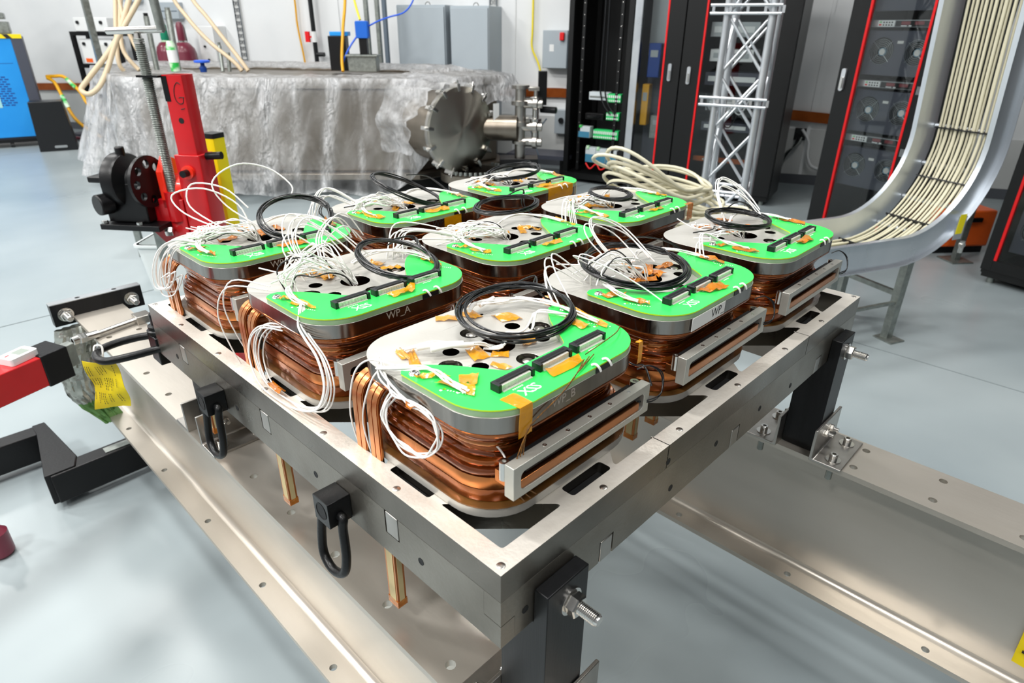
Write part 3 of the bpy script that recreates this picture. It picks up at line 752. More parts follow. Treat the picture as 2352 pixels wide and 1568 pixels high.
LOOP = [(-.15, .062, .149), (-.158, .048, .138), (-.158, .022, .126), (-.157, -.006, .122), (-.152, -.034, .116), (-.148, -.046, .098), (-.15, -.04, .07), (-.154, -.02, .05), (-.157, .008, .046), (-.157, .034, .054), (-.157, .05, .08), (-.15, .044, .108), (-.14, .03, .114)]
for k in range(5):
    random.seed(20+k); wire(c, [(p[0]+rnd(-.004, .004), p[1]*(1+rnd(-.1, .12)), p[2]+rnd(-.005, .004)) for p in LOOP], .0013)
wire(c, [(-.143, .04, .15), (-.158, .075, .15), (-.167, .1, .12), (-.165, .122, .05), (-.15, .13, -.02)]); wire(c, [(-.13, .03, .15), (-.155, .055, .143), (-.167, .07, .11), (-.164, .094, .05), (-.152, .095, -.02)])
obj('shrink_sleeve', G().tube([(-.147, -.032, .114), (-.138, -.058, .106), (-.125, -.078, .099)], .0034, 8), white_w, c, ang=80)
wire(c, [(-.125, -.078, .099), (-.112, -.098, .09), (-.106, -.112, .075), (-.108, -.118, .066)])
patch(c, [(-.16, .0), (-.146, -.03), (-.151, -.036), (-.165, -.008)], kapton_o, .118, curl=.006)
wrap_tape(c, -.108, -.086, kapton, .112, .128, .03); wrap_tape(c, .122, .131, kapton, .119, .128, .006)
for k in range(3):                                                    # amber twisted pair hanging over the front
    wire(c, [(.03+.01*k, -.118, .153), (-.005, -.134, .152), (-.04, -HY-.003, .142), (-.085, -HY-.003, .126), (-.1, -HY-.004, .116), (-.107-.006*k, -HY-.006, .085), (-.105-.006*k, -HY-.006, .05), (-.085-.01*k, -HY-.008, .025)], .0008, twist_m, 'twisted_pair')
wire(c, [(.04, -.112, .154), (.075, -.112, .158), (.115, -.105, .157), (.146, -.09, .151), (.154, -.085, .13), (.15, -.09, .1)], .0008, twist_m, 'twisted_pair')
def ties(c, x, y=-HY+.012):
    for k in range(2): wire(c, [(x+.022*k-.002, y-.006, .1505), (x+.022*k, y-.010, .1525), (x+.022*k+.002, y-.0145, .149), (x+.022*k+.005, y-.0155, .143)], .0017, name='white_tie')
for ij in COILS: ties(COILS[ij], .038 if ij != (0, 0) else .03)
# --- the other coils
def pcb_tapes(c, seed, m_):
    random.seed(seed)
    for P in ([(-.127, -.03), (-.113, -.068), (-.126, -.08), (-.138, -.03)], [(-.145, .0), (-.12, -.012), (-.115, -.024), (-.142, -.014)],
              [(.148, .004), (.14, -.06), (.126, -.066), (.13, -.01)], [(-.02, -.101), (.04, -.101), (.03, -.124), (-.015, -.118)]):
        patch(c, [(x+rnd(-.005, .005), y+rnd(-.004, .004)) for x, y in P], m_, Z_PCB+.0016, curl=.006)
for k, (ij, m_) in enumerate({(0, 1): kapton, (0, 2): kapton_o, (1, 0): kapton_o, (1, 1): kapton, (1, 2): kapton, (2, 0): kapton_o, (2, 1): kapton, (2, 2): kapton}.items()):
    c = COILS[ij]; pcb_tapes(c, k+40, m_); random.seed(k+60)
    for q in range(6):
        x, y = rnd(-.06, .08), rnd(.0, .1); a = rnd(0, PI); l, w_ = rnd(.015, .028), .007
        dx, dy = math.cos(a), math.sin(a)
        patch(c, [(x-dx*l-dy*w_, y-dy*l+dx*w_), (x+dx*l-dy*w_, y+dy*l+dx*w_), (x+dx*l+dy*w_, y+dy*l-dx*w_), (x-dx*l+dy*w_, y-dy*l-dx*w_)], m_, Z_PL1+.0012, curl=.006)
    heap(c, [(.03, .06, .15), (.07, .07, .156), (.105, .06, .157), (.13, .02, .156), (.134, -.03, .155)], 6, seed=k+80)
    heap(c, [(-.128, -.06, .154), (-.13, -.03, .157), (-.122, .0, .158), (-.1, .03, .152)], 5, seed=k+90)
for ij, n, h, sp, sd in (((0, 1), 14, .06, .03, 11), ((0, 2), 20, .034, .035, 12), ((1, 1), 18, .03, .035, 13), ((1, 2), 18, .03, .03, 14), ((1, 0), 8, .055, .035, 15), ((2, 1), 10, .025, .03, 16), ((2, 0), 7, .02, .03, 17), ((2, 2), 7, .02, .03, 18)):
    fan(COILS[ij], CEN, (-.115, .035, .152), n, h, sp, .026, sd, dk=2)
    fan(COILS[ij], CEN, (-.08, .09, .147), n//2, h*.8, sp, .035, sd+30)
def bunch(c, P, n, s_, seed, r=.0013, m_=None):
    random.seed(seed)
    for k in range(n): 
        o = (rnd(-s_, s_), rnd(-s_, s_), rnd(-s_, s_))
        wire(c, [(p[0]+o[0]*(i/len(P)+.3), p[1]+o[1]*(i/len(P)+.3), p[2]+o[2]*(.4+.6*math.sin(PI*i/len(P)))) for i, p in enumerate(P)], r, m_)
# long loop of white wires in front of coil WP_A and the drooping ones of WP_E
bunch(COILS[(0, 1)], [(-.128, -.05, .155), (-.142, -.07, .152), (-.15, -.08, .138), (-.153, -.1, .128), (-.157, -.14, .11), (-.162, -.158, .075), (-.168, -.14, .035), (-.172, -.085, .012), (-.174, -.02, .006), (-.174, .03, .012), (-.17, .058, .045), (-.166, .046, .085), (-.156, .02, .108), (-.142, -.02, .112)], 6, .011, 31)
patch(COILS[(0, 1)], [(-.178, .012), (-.166, .012), (-.166, -.03), (-.178, -.03)], kapton_o, .009, curl=.006)
bunch(COILS[(0, 1)], [(-.13, .05, .15), (-.17, .1, .155), (-.178, .14, .1), (-.166, .135, .03), (-.146, .13, -.03)], 2, .012, 32)
bunch(COILS[(0, 2)], [(-.125, .0, .156), (-.15, .03, .156), (-.168, .07, .13), (-.175, .11, .08), (-.174, .12, .04), (-.168, .07, .052), (-.163, .04, .09), (-.168, .075, .075)], 6, .013, 33)
bunch(COILS[(0, 2)], [(-.13, .02, .154), (-.16, .04, .14), (-.166, .09, .07), (-.16, .1, .02), (-.146, .115, -.03)], 3, .01, 34)
wire(COILS[(0, 2)], [(.02, .03, .15), (-.03, .07, .2), (-.04, .09, .245), (.02, .1, .27), (.08, .09, .255), (.11, .06, .22), (.1, .05, .2)], .0017)
wire(COILS[(0, 2)], [(-.04, .05, .15), (-.1, .1, .19), (-.11, .12, .225), (-.06, .09, .235), (-.01, .06, .2), (.0, .04, .15)], .0017)
wire(COILS[(0, 2)], [(-.05, .06, .16), (-.085, .11, .2), (-.07, .12, .24), (-.02, .09, .23), (.01, .06, .19)], .0017)
bunch(COILS[(0, 1)], [(-.04, .03, .15), (-.02, .08, .19), (.03, .12, .205), (.07, .15, .19), (.1, .16, .15)], 5, .02, 35)
bunch(COILS[(0, 1)], [(-.06, .05, .15), (-.07, .08, .2), (-.04, .1, .222), (.0, .08, .195), (.03, .05, .155)], 6, .022, 36)
bunch(COILS[(1, 1)], [(-.1, .03, .152), (-.16, .06, .17), (-.21, .08, .172), (-.24, .06, .14), (-.25, .05, .1)], 7, .02, 37)
bunch(COILS[(1, 0)], [(-.03, .03, .15), (-.06, .08, .205), (-.03, .11, .225), (.03, .09, .2), (.05, .04, .155)], 4, .016, 38)
bunch(COILS[(1, 0)], [(-.11, .06, .15), (-.16, .09, .19), (-.2, .06, .18), (-.21, .02, .14), (-.2, .0, .1)], 4, .018, 39)
wire(COILS[(1, 0)], [(-.06, .06, .152), (-.14, .06, .2), (-.12, .01, .19), (-.1, -.05, .165), (-.09, -.1, .14)])
bunch(COILS[(1, 2)], [(-.1, .05, .152), (-.16, .08, .19), (-.21, .06, .165), (-.24, .03, .1), (-.245, .02, .05)], 7, .02, 41)
bunch(COILS[(2, 1)], [(-.1, .04, .152), (-.14, .03, .168), (-.18, .0, .15), (-.2, -.03, .1)], 7, .018, 42)
bunch(COILS[(2, 0)], [(-.12, .01, .155), (-.16, .02, .165), (-.19, .0, .14), (-.2, -.02, .1)], 4, .014, 43)
bunch(COILS[(2, 0)], [(.05, .08, .15), (.08, .12, .2), (.12, .13, .215), (.15, .09, .19), (.155, .05, .155)], 5, .012, 44)
bunch(COILS[(0, 1)], [(.12, .06, .15), (.16, .06, .16), (.185, .02, .12), (.19, -.02, .05), (.185, -.03, .0)], 7, .01, 45)
wire(COILS[(0, 1)], [(.1, .05, .17), (.16, .06, .17), (.19, .03, .12), (.195, -.01, .05)], .0016, black_w, 'black_tail')
for j_ in ((0, 0), (1, 0), (2, 0)):                                   # thin black leads that leave the terminal frame at its far end
    for k in range(2): wire(COILS[j_], [(.118, -.148, .066), (.138, -.158, .062+.004*k), (.158, -.16, .07), (.168+.004*k, -.15, .09), (.155, -.138, .104), (.14, -.128, .1)], .0011, black_w, 'thin_lead')
wire(COILS[(0, 0)], [(.152, -.03, .14), (.17, -.06, .1), (.172, -.1, .085), (.155, -.13, .1), (.146, -.15, .08)], .0016, black_w, 'black_tail')
# paper label on the right-hand coil, amber tape across WP_D, tape over the rim of the farthest coil
c = COILS[(1, 0)]
obj('paper_label', G().box(-.1, -HY-.0012, .1195, .0, -HY-.0002, .1405), paper, c)
obj('label_letters', text_geo('WP_', .02, MFR(-.022, -HY-.0013, .1305), .0001), black_ink, c)
c = COILS[(1, 2)]; obj('tape_strip', G().box(.0, -HY-.001, .12, .05, -HY-.0004, .1415), kapton, c)
wrap_tape(COILS[(2, 2)], -.01, .09, kapton, .12, .13, .03); wrap_tape(COILS[(2, 1)], .105, .13, kapton_o, .112, .125, .012)

# ------------------------------------------------------------------ far end of the left beam: cap bar, pipe, foil, engine hoist
t = thing('end_bar', 'black bar with two washered bolts across the end of the left beam', 'bar', (.1, 2.021, .585))
g = G().prism([(-.135, .0), (.138, 0), (.138, .074), (-.135, .074)], 0, .034, [], M=MNR)
obj('bar', g, [black_an], t, bevel=.0015)
obj('light_cap', G().prism([(-.135, .0005), (.138, .0005), (.138, .0335), (-.135, .0335)], .0742, .0765, [circ(-.05, .018, .008, 12), circ(.06, .018, .008, 12)]), alu, t)
for x in (-.098, .1): stud('washer', (x, -.0004, .036), (0, -1, 0), t, 1.25)
t = thing('thin_pipe', 'thin silver pipe with hex fitting lying across the left beam', 'pipe', (0, 0, .6101))
obj('pipe_run', G().tube([(.02, 1.78, .011), (.12, 1.805, .011), (.235, 1.835, .011)], .009, 10, smooth=False), bright, t)
g = G().hexa((-.025, 1.768, .017), (.97, .24, 0), .0165, .022); g.cyl((-.003, 1.774, .014), (.03, 1.782, .012), .012, 12); g.lathe([(.0125, 0), (.0125, .02), (.008, .02), (.008, .004), (0, .004)], (-.022, 1.769, .017), (-.97, -.24, 0), 14)
obj('hex_fitting', g, bright, t)
obj('tee_block', G().box(.145, 1.79, .0, .19, 1.84, .026), satin, t, bevel=.002)
t = thing('foil_bag', 'crumpled silver foil bag hanging off the left beam end', 'bag', (0, 0, .6))
random.seed(21); vs = []; fs = []; nu_, nv_ = 14, 18
for side in (0, 1):
    for i in range(nv_+1):
        f = i/nv_; z = .0-.375*f; cx = .012-.035*math.sin(f*3.2)+.055*max(0, f-.6); hw = .062*(1-.25*f)*(1-.35*max(0, f-.7)/.3)
        for k in range(nu_+1):
            u_ = -1+2*k/nu_; bul = .045*math.sqrt(max(0, 1-u_*u_))*(math.sin(PI*min(1, f*1.1+.12)))
            cr = 0 if k in (0, nu_) else rnd(-.007, .007)
            vs.append((cx+hw*u_+rnd(-.003, .003), 1.955-(bul+.002+cr if side == 0 else -bul*.5-.002-cr), z))
    o_ = side*(nv_+1)*(nu_+1)
    for i in range(nv_):
        for k in range(nu_): q = o_+i*(nu_+1)+k; fs.append((q, q+1, q+nu_+2, q+nu_+1))
o = obj('foil_sheet', G().add(vs, fs, 0), [foil, foil_g], t, ang=25)
for p in o.data.polygons:
    if p.center.z < -.265: p.material_index = 1
t = thing('engine_hoist', 'red and black engine hoist reaching in from the left edge', 'hoist', (0, 0, 0))
def rtube(g, a, b, w_, h_):                                           # square tube between two points, upright section
    a, b = V(a), V(b); d = (b-a).normalized(); s_ = V((0, 0, 1)).cross(d).normalized(); up = d.cross(s_)
    P = [tuple(p+s_*x+up*z) for p in (a, b) for x, z in ((-w_/2, -h_/2), (w_/2, -h_/2), (w_/2, h_/2), (-w_/2, h_/2))]
    return g.add(P, [(0, 3, 2, 1), (4, 5, 6, 7), (0, 1, 5, 4), (1, 2, 6, 5), (2, 3, 7, 6), (3, 0, 4, 7)])
bd_ = V((-.93, -.35, 0)).normalized(); b0 = V((-.152, 1.70, .603))
obj('boom', rtube(G(), b0, b0+bd_*1.5, .085, .088), red_m, t, bevel=.003)
obj('boom_extension', rtube(G(), b0-bd_*.07, b0+bd_*.004, .092, .096), black_top, t, bevel=.003)
obj('boom_hook_plate', rtube(G(), b0-bd_*.11, b0-bd_*.07, .03, .07), galv, t, bevel=.003)
mast = b0+bd_*1.5
obj('mast', rtube(G(), (mast.x, mast.y, .14), (mast.x, mast.y+.001, .70), .09, .09).box(mast.x-.05, mast.y-.05, .07, mast.x+.05, mast.y+.05, .72), red_m, t, bevel=.003)
g = rtube(G(), (mast.x-.1, 2.245, .085), (-.16, 2.245, .085), .07, .11)
obj('leg', g, cast_black, t, bevel=.004)
g = G().prism([(-.17, 2.28), (-.17, 2.21), (-.215, 1.9), (-.125, 1.9), (-.105, 1.96), (-.13, 2.28)], .03, .145)
obj('leg_gusset', g, cast_black, t, bevel=.004)
obj('leg', rtube(G(), (-.2, 1.925, .085), (.34, 1.94, .085), .065, .11), cast_black, t, bevel=.004)
obj('leg_slot', G().box(-.03, 1.91, .1405, .06, 1.945, .1425), galv, t)
obj('cross_leg', rtube(G(), (.12, 1.95, .085), (.16, 2.6, .085), .065, .11), cast_black, t, bevel=.004)
obj('caster', G().cyl((mast.x-.05, 2.2, .0301), (mast.x-.05, 2.25, .0301), .03, 16), rubber, t)
obj('caster', G().cyl((.3, 1.915, .0301), (.3, 1.965, .0301), .03, 16), rubber, t)
t = thing('thermometer', 'small white digital thermometer lying on the red hoist boom', 'thermometer', tuple(b0+bd_*.032+V((0, 0, .0443))), math.atan2(-bd_.y, -bd_.x)+.12)
obj('case', G().prism(rr(.039, .027, .008, 4), 0, .02), panel_w, t, bevel=.002)
obj('screen', G().box(-.008, -.017, .0201, .024, .015, .0206), green_lcd, t)
obj('red_mark', G().box(-.03, .004, .0201, -.018, .009, .0205), trim_red, t)

t = thing('red_jack_handle', 'dark red rounded tool with a steel bolt at the left edge', 'tool', (-.385, 1.80, 0))
obj('body', G().lathe([(.028, 0), (.036, .01), (.036, .085), (.022, .1), (0, .1)], (0, 0, 0), seg=18), maroon, t); obj('bolt', G().lathe([(.008, .1), (.008, .115), (.014, .117), (.014, .128), (0, .13)], (0, 0, 0), seg=12), bright, t)
# ------------------------------------------------------------------ red screw jack with its black gearbox, yellow post
RL = math.atan2(-.717, .697)                                         # local x = right across the picture, y = away
def LOC(x, y, z=0): return V((-.3496, -.3507, 0))+V((.697, -.717, 0))*x+V((.717, .697, 0))*y+V((0, 0, z))
def lthing(name, label, cat, x, y, z=0, rot=0., group=None): return thing(name, label, cat, tuple(LOC(x, y, z)), RL+rot, group)
t = lthing('screw_jack', 'tall red square screw jack with crank bar behind the left coils', 'jack', -1.285, 2.64, 0, -.12)
obj('inner_tube', G().prism(rr(.041, .041, .006, 2), .7, 1.305, [rr(.035, .035, .004, 2)]), red_m, t)
obj('outer_sleeve', G().prism(rr(.054, .054, .008, 2), .3, 1.01, [rr(.0415, .0415, .004, 2)]), red_m, t, bevel=.002)
obj('foot_plate', G().box(-.11, -.11, 0, .11, .11, .014), red_m, t, bevel=.002)
obj('lower_post', G().prism(rr(.05, .05, .008, 2), .014, .31), red_m, t)
obj('black_sticker', G().box(-.0425, -.042, 1.21, -.0416, .041, 1.301).box(-.042, -.0425, 1.21, -.02, -.0416, 1.301), black_top, t)
obj('nut_plate', G().box(-.13, -.06, 1.295, -.0415, .04, 1.303), black_top, t)
prof = [(.012, .36)]
for k in range(150): prof += [(.0205, .362+k*.0068), (.0165, .3654+k*.0068)]
prof += [(.012, 1.38)]
scr = obj('lead_screw', G().lathe(prof, (-.105, -.03, .05), seg=10), galv, t, ang=60)
obj('screw_collar', G().cyl((-.105, -.03, .74), (-.105, -.03, .86), .036, 18), red_m, t)
obj('screw_boss', G().cyl((-.105, -.03, 1.41), (-.105, -.03, 1.446), .02, 14, .012), bright, t)
obj('crank_bar', G().cyl((-.225, -.03, 1.452), (-.005, -.02, 1.46), .0125, 14), bright, t)
obj('crank_handle', G().cyl((-.012, -.02, 1.455), (-.02, -.02, 1.585), .0165, 14), galv, t)
obj('pin_hole', G().lathe([(.011, 0), (.011, .0006), (0, .0006)], (.005, -.0415, 1.14), (0, -1, 0), 16), rack_in, t)
g = G().tube([(.03, -.0418, 1.272), (.018, -.0418, 1.278), (.004, -.0418, 1.262), (-.002, -.0418, 1.235), (.002, -.0418, 1.212), (.014, -.0418, 1.202), (.028, -.0418, 1.206), (.032, -.0418, 1.224)], .0016, 5)
g.tube([(.014, -.0418, 1.224), (.024, -.0418, 1.226), (.036, -.0418, 1.225)], .0016, 5).tube([(.014, -.0418, 1.182), (.022, -.0418, 1.184), (.03, -.0418, 1.186)], .0016, 5)
obj('marker_letter', g, black_ink, t)
obj('pivot_pin', G().cyl((.0, -.0545, .945), (.0, -.1, .945), .014, 14), cast_black, t); obj('pin_boss', G().cyl((0, -.0542, .945), (0, -.07, .945), .026, 16), red_or, t)
obj('side_pin', G().cyl((.055, .0, 1.0), (.12, .0, 1.005), .015, 14), cast_black, t); obj('side_pin', G().cyl((-.055, -.02, .85), (-.1, -.02, .85), .014, 12), bright, t)
obj('red_knob', G().sph((.03, -.078, .71), .02, 12), red_or, t)
g = G().lathe([(.0, 0), (.055, .0), (.062, .012), (.062, .1), (.05, .11), (.0, .11)], (-.055, .02, .86), (-1, .05, 0), 22)
obj('drive_housing', g, red_or, t)
obj('drive_flange', G().prism([(-.05, -.09), (.07, -.08), (.07, .09), (.0, .12), (-.05, .06)], -.15, -.12, M=MX(((0, 0, 1, 0), (1, 0, 0, .0), (0, 1, 0, .88), (0, 0, 0, 1)))), red_or, t, bevel=.004)
obj('drive_bracket', G().prism([(-.23, .70), (-.06, .52), (-.06, .83), (-.22, .83)], -.05, .06, M=MX(((1, 0, 0, 0), (0, 0, 1, 0), (0, 1, 0, 0), (0, 0, 0, 1)))), red_m, t, bevel=.003)
MW = MX.Rotation(-.09, 4, 'Z')
hs = [circ(.07*math.cos(a), .07*math.sin(a), .017, 12) for a in [k*PI/4 for k in range(8)]]
g = G().prism(circ(0, 0, .103, 32), -.007, .007, hs, M=MX.Translation((-.175, -.07, .905)) @ MW @ MX(((0, 0, 1, 0), (1, 0, 0, 0), (0, 1, 0, 0), (0, 0, 0, 1))))
obj('perforated_wheel', g, cast_black, t, bevel=.001)
g = G().lathe([(0, 0), (.055, 0), (.06, .03), (.105, .05), (.11, .06), (.11, .1), (.1, .11), (.055, .125), (0, .125)], (-.225, -.04, .9), (-1, .06, 0), 26)
obj('gearbox', g, cast_black, t)
g = G().box(-.37, -.1, .74, -.19, .1, .9); g.box(-.395, -.13, .905, -.29, .04, .93); g.cyl((-.34, -.1, .82), (-.365, -.15, .82), .042, 16); g.cyl((-.29, -.04, .99), (-.29, -.04, 1.035), .018, 12)
obj('gearbox_body', g, cast_black, t, bevel=.005)
obj('gearbox_base', G().box(-.39, -.135, .715, -.13, .12, .738), cast_black, t, bevel=.002)
for x, y in ((-.375, -.12), (-.22, -.12)): obj('base_bolt', G().hexa((x, y, .738), (0, 0, 1), .013, .012), bright, t)
for z in (.7, .6): obj('clamp_bolt', G().hexa((-.115, -.07, z), (-1, -.3, 0), .02, .03), bright, t)
obj('base_arm', G().box(-.24, -.03, .55, -.05, .05, .714), galv, t)
t = lthing('marker_post', 'yellow square post with black cap beside the red jack', 'post', -1.29, 2.85, 0, -.35)
obj('post', G().prism(rr(.034, .034, .006, 2), 0, 1.04), yellow_m, t); obj('cap', G().prism(rr(.035, .035, .006, 2), 1.04, 1.06).box(-.022, -.0355, .92, -.016, -.034, 1.04), black_pl, t); obj('base', G().box(-.08, -.08, 0, .08, .08, .01), black_pl, t)
t = thing('stand_leg', 'rusty grey angle-iron stand behind the black gearbox', 'stand', (.93, 4.5, 0), RL)
obj('upright', G().box(-.04, 0, .0, .0, .03, .36).box(-.04, 0, 0, .07, .06, .012), galv, t); obj('shelf', G().box(-.06, -.04, .36, .5, .4, .42), galv, t)
obj('upright', G().box(.44, .3, 0, .48, .33, .36), galv, t)
t = thing('storage_bin', 'white plastic bin on the floor behind the far left coil', 'bin', (.94, 3.75, 0), RL)
ls = [[(x*(.17+.03*z/.3), y*(.13+.02*z/.3), z) for x, y in rr(1, 1, .25, 3)] for z in (0, .3)]
obj('tub', G().ring(ls+[[(x*.185, y*.135, .3) for x, y in rr(1, 1, .25, 3)], [(x*.16, y*.12, .012) for x, y in rr(1, 1, .25, 3)]], caps=True), bin_m, t)
obj('rim', G().prism([(p[0]*.21, p[1]*.16) for p in rr(1, 1, .25, 3)], .285, .3, [[(p[0]*.186, p[1]*.136) for p in rr(1, 1, .25, 3)]]), bin_m, t)
t = thing('floor_scuff', 'dark scuff mark on the concrete left of the coils', 'mark', (0, 0, .0002))
obj('scuff', G().prism([(.62, 3.36), (.66, 3.33), (.73, 3.35), (.83, 3.32), (.86, 3.335), (.8, 3.355), (.72, 3.375), (.66, 3.36)], 0, .0006), oil_st, t)

# ------------------------------------------------------------------ vacuum chamber under its clear plastic sheet
CH = [(1.56, 6.33), (3.45, 4.55), (4.6, 4.47), (4.95, 5.15), (3.35, 7.55), (1.95, 8.5)]
def inset(poly, d):
    out = []; n = len(poly)
    for i in range(n):
        a, b, c = V((*poly[i-1], 0)), V((*poly[i], 0)), V((*poly[(i+1) % n], 0))
        e1, e2 = (b-a).normalized(), (c-b).normalized(); n1, n2 = V((-e1.y, e1.x, 0)), V((-e2.y, e2.x, 0))
        m_ = (n1+n2); k = d/max(.25, m_.dot(n1)); out.append((b.x+m_.x*k, b.y+m_.y*k))
    return out
t = thing('vacuum_chamber', 'large stainless vacuum chamber with a round end flange', 'chamber', (0, 0, 0))
obj('vessel_body', G().prism(inset(CH, .12), .22, .97), vessel, t, bevel=.02)
obj('lid', G().prism(inset(CH, .06), .97, 1.05, [inset(CH, .2)]), vessel, t, bevel=.006)
obj('lid_plate', G().prism(inset(CH, .19), .985, 1.03), vessel, t)
obj('base_ring', G().prism(inset(CH, .02), .16, .219), vessel, t, bevel=.006)
for x, y in ((1.75, 6.5), (3.4, 4.9), (4.5, 4.8), (2.05, 8.25), (3.3, 7.2)): obj('black_post', G().box(x-.05, y-.05, .08, x+.05, y+.05, .16), cast_black, t); 
for x, y in ((1.75, 6.5), (3.4, 4.9), (4.5, 4.8), (2.05, 8.25), (3.3, 7.2)): obj('caster', G().cyl((x-.02, y, .0402), (x+.02, y, .0402), .04, 16), rubber, t)
FC = V((3.58, 4.08, .655)); FX = V((-.02, -1, 0)).normalized()
obj('port_barrel', G().cyl(tuple(FC-FX*.72), tuple(FC-FX*.03), .315, 40), vessel, t)
obj('barrel_flange', G().lathe([(.315, -.075), (.362, -.075), (.362, -.038), (.315, -.038)], tuple(FC), tuple(FX), 48), satin, t)
MFl = MX.Translation(FC) @ MX.Rotation(math.atan2(FX.y, FX.x)-PI/2, 4, 'Z')
g = G().lathe([(0, -.036), (.355, -.036), (.366, -.03), (.366, -.003), (.36, 0), (0, .0)], (0, 0, 0), (0, 1, 0), 64)
fo = obj('blank_flange', g, flange_m, t); fo.matrix_local = MFl
for k in range(14):
    a = 2*PI*k/14+.1; g = G().box(-.016, -.09, .355, .016, .016, .392).box(-.013, .004, .33, .013, .02, .392).cyl((0, .0, .392), (0, 0, .42), .009, 8).hexa((0, -.03, .392), (0, 0, 1), .014, .014)
    o = obj('flange_clamp', g, bright, t, bevel=.003); o.matrix_local = MFl @ MX.Rotation(a, 4, 'Y')
fb = V((4.25, 4.1, 0))
obj('saddle_ring', G().lathe([(.31, 0), (.31, .07), (.26, .08), (.26, 0)], (3.75, 4.12, .2), seg=40), vessel, t)
for k in range(20):
    a = -2.9+k*.16; obj('ring_bolt', G().hexa((3.75+.285*math.cos(a), 4.12+.285*math.sin(a), .278), (0, 0, 1), .016, .03), galv, t)
obj('saddle_stand', G().cyl((3.75, 4.12, 0), (3.75, 4.12, .2), .24, 24), cast_black, t)
obj('end_tag', G().box(3.915, 4.02, .62, 3.985, 4.024, .86), panel_w, t)
# the sheet: rows run from the lid over the edge and down the skirt
random.seed(9)
def per(poly, n):
    L_ = [((V((*poly[i], 0))-V((*poly[i-1], 0))).length) for i in range(len(poly))]; tot = sum(L_); out = []
    for k in range(n):
        d = tot*k/n; i = 0
        while d > L_[i]: d -= L_[i]; i += 1
        a, b = V((*poly[i-1], 0)), V((*poly[i], 0)); p = a+(b-a)*(d/L_[i]); e = (b-a).normalized()
        out.append((p, V((e.y, -e.x, 0)), i))
    return out
NP, NR_ = 300, 30
pr = per(inset(CH, -.02), NP); cx_, cy_ = 3.2, 6.2
nrm = []
for k in range(NP):                                                    # smooth the outward directions round the corners
    s_ = V((0, 0, 0))
    for q in range(-9, 10): s_ += pr[(k+q) % NP][1]
    nrm.append(s_.normalized())
def hem(p):
    """height of the lower edge of the sheet and how far it flares, by place along the chamber"""
    x = p.x-p.y                                                        # grows to the right along the near side
    if x < -5.2: return .10, .34
    if x < -1.5: return .09+.02*math.sin(x*5), .26+.04*math.sin(x*3.1)
    if x < -.8: f = (x+1.5)/.7; return .09+.6*f-.1*math.sin(PI*f), .24-.06*f
    return .80-.05*math.sin(x*9), .15
ph = [rnd(0, 6) for _ in range(6)]
def zone(x):
    """how crumpled (and so how milky) the film is along the near side"""
    a = 1/(1+math.exp((x+2.75)*6)); b = 1/(1+math.exp(-(x+1.25)*7))
    return .16+.62*a+.6*b
vs = []; fs = []; haze = []
for r_ in range(NR_+1):
    for k in range(NP):
        p, _, i = pr[k]; n_ = nrm[k]; h, fl_ = hem(p); c = V((cx_, cy_, 0)); q = 2*PI*k/NP
        f = 0 if r_ <= 6 else (r_-6)/(NR_-6)
        qs = q+.05*f*math.sin(3*q+1)
        fold = math.sin(17*qs+ph[0]+1.3*math.sin(5*q))*.5+math.sin(31*qs+ph[1]+math.sin(3*q))*.3+math.sin(53*qs+ph[2])*.2
        ridge = max(0, math.sin(23*qs+ph[3]+2*math.sin(4*q)))**14+.7*max(0, math.sin(37*qs+ph[4]))**18
        cz = zone(p.x-p.y)
        if r_ <= 6:
            f2 = r_/6; P = c+(p-c)*(.55+.45*f2); z = 1.062+.012*fold*(1-f2)+.06*math.exp(-((f2-.45)/.18)**2)*(1 if n_.dot(V((-.6, -.7, 0))) < 0 else .15)+rnd(-.0015, .0015)
            haze.append(min(.95, .75+.2*f2))
        else:
            cr = .012*cz*(math.sin(61*q+9*f+3*math.sin(7*q))+math.sin(43*q-14*f+2*math.sin(5*f+11*q)))*min(1, f*3)
            P = p+n_*(.015+fl_*f**1.15*.95+(.012+.075*f)*fold*min(1, f*3)+cr); z = 1.055+(h-1.055)*f+.02*fold*f
            if n_.dot(WN) < -.2: P = p+n_*(.015+.05*f)
            haze.append(min(.97, cz*(.75+.35*math.sin(29*q+8*f)*math.sin(11*q-5*f))+.55*ridge+.55*math.exp(-f*16)+(.25 if f > .97 else 0)))
        vs.append((P.x, P.y, z))
for r_ in range(NR_):
    for k in range(NP): k2 = (k+1) % NP; fs.append((r_*NP+k, r_*NP+k2, (r_+1)*NP+k2, (r_+1)*NP+k))
def set_haze(o, hz):
    at = o.data.attributes.new('haze', 'FLOAT', 'POINT'); at.data.foreach_set('value', hz)
o = obj('plastic_sheet', G().add(vs, fs), plastic, ang=180); set_haze(o, haze)
tag(o, 'clear crumpled plastic sheet draped over the vacuum chamber', 'plastic sheet')
# hood of the sheet that falls over the round port
vs = []; fs = []; n1, n2 = 40, 14
for i in range(n1+1):
    a = -.25+(PI+.75)*i/n1
    for k in range(n2+1):
        f = k/n2; rr_ = .40+.02*math.sin(a*9)+.03*f*math.sin(a*17+1)
        base = FC-FX*(.68-.64*f*(.65+.35*math.sin(min(PI, max(0, a)))))
        sx = V((-FX.y, FX.x, 0))
        P = base+sx*(rr_*math.cos(a)*(1+.1*(1-f)))+V((0, 0, rr_*math.sin(a)*(1+.06*(1-f))+.01*math.sin(9*f+a*6)))
        vs.append(tuple(P))
for i in range(n1):
    for k in range(n2): q = i*(n2+1)+k; fs.append((q, q+1, q+n2+2, q+n2+1))
ho = obj('port_hood', G().add(vs, fs), plastic, o, ang=180); set_haze(ho, [min(.95, .5+.3*math.sin(i*.7+1.5*math.sin(i*.31))+.1*math.sin(i*.13)+.3*((i % (n2+1)) == n2)) for i in range(len(vs))])
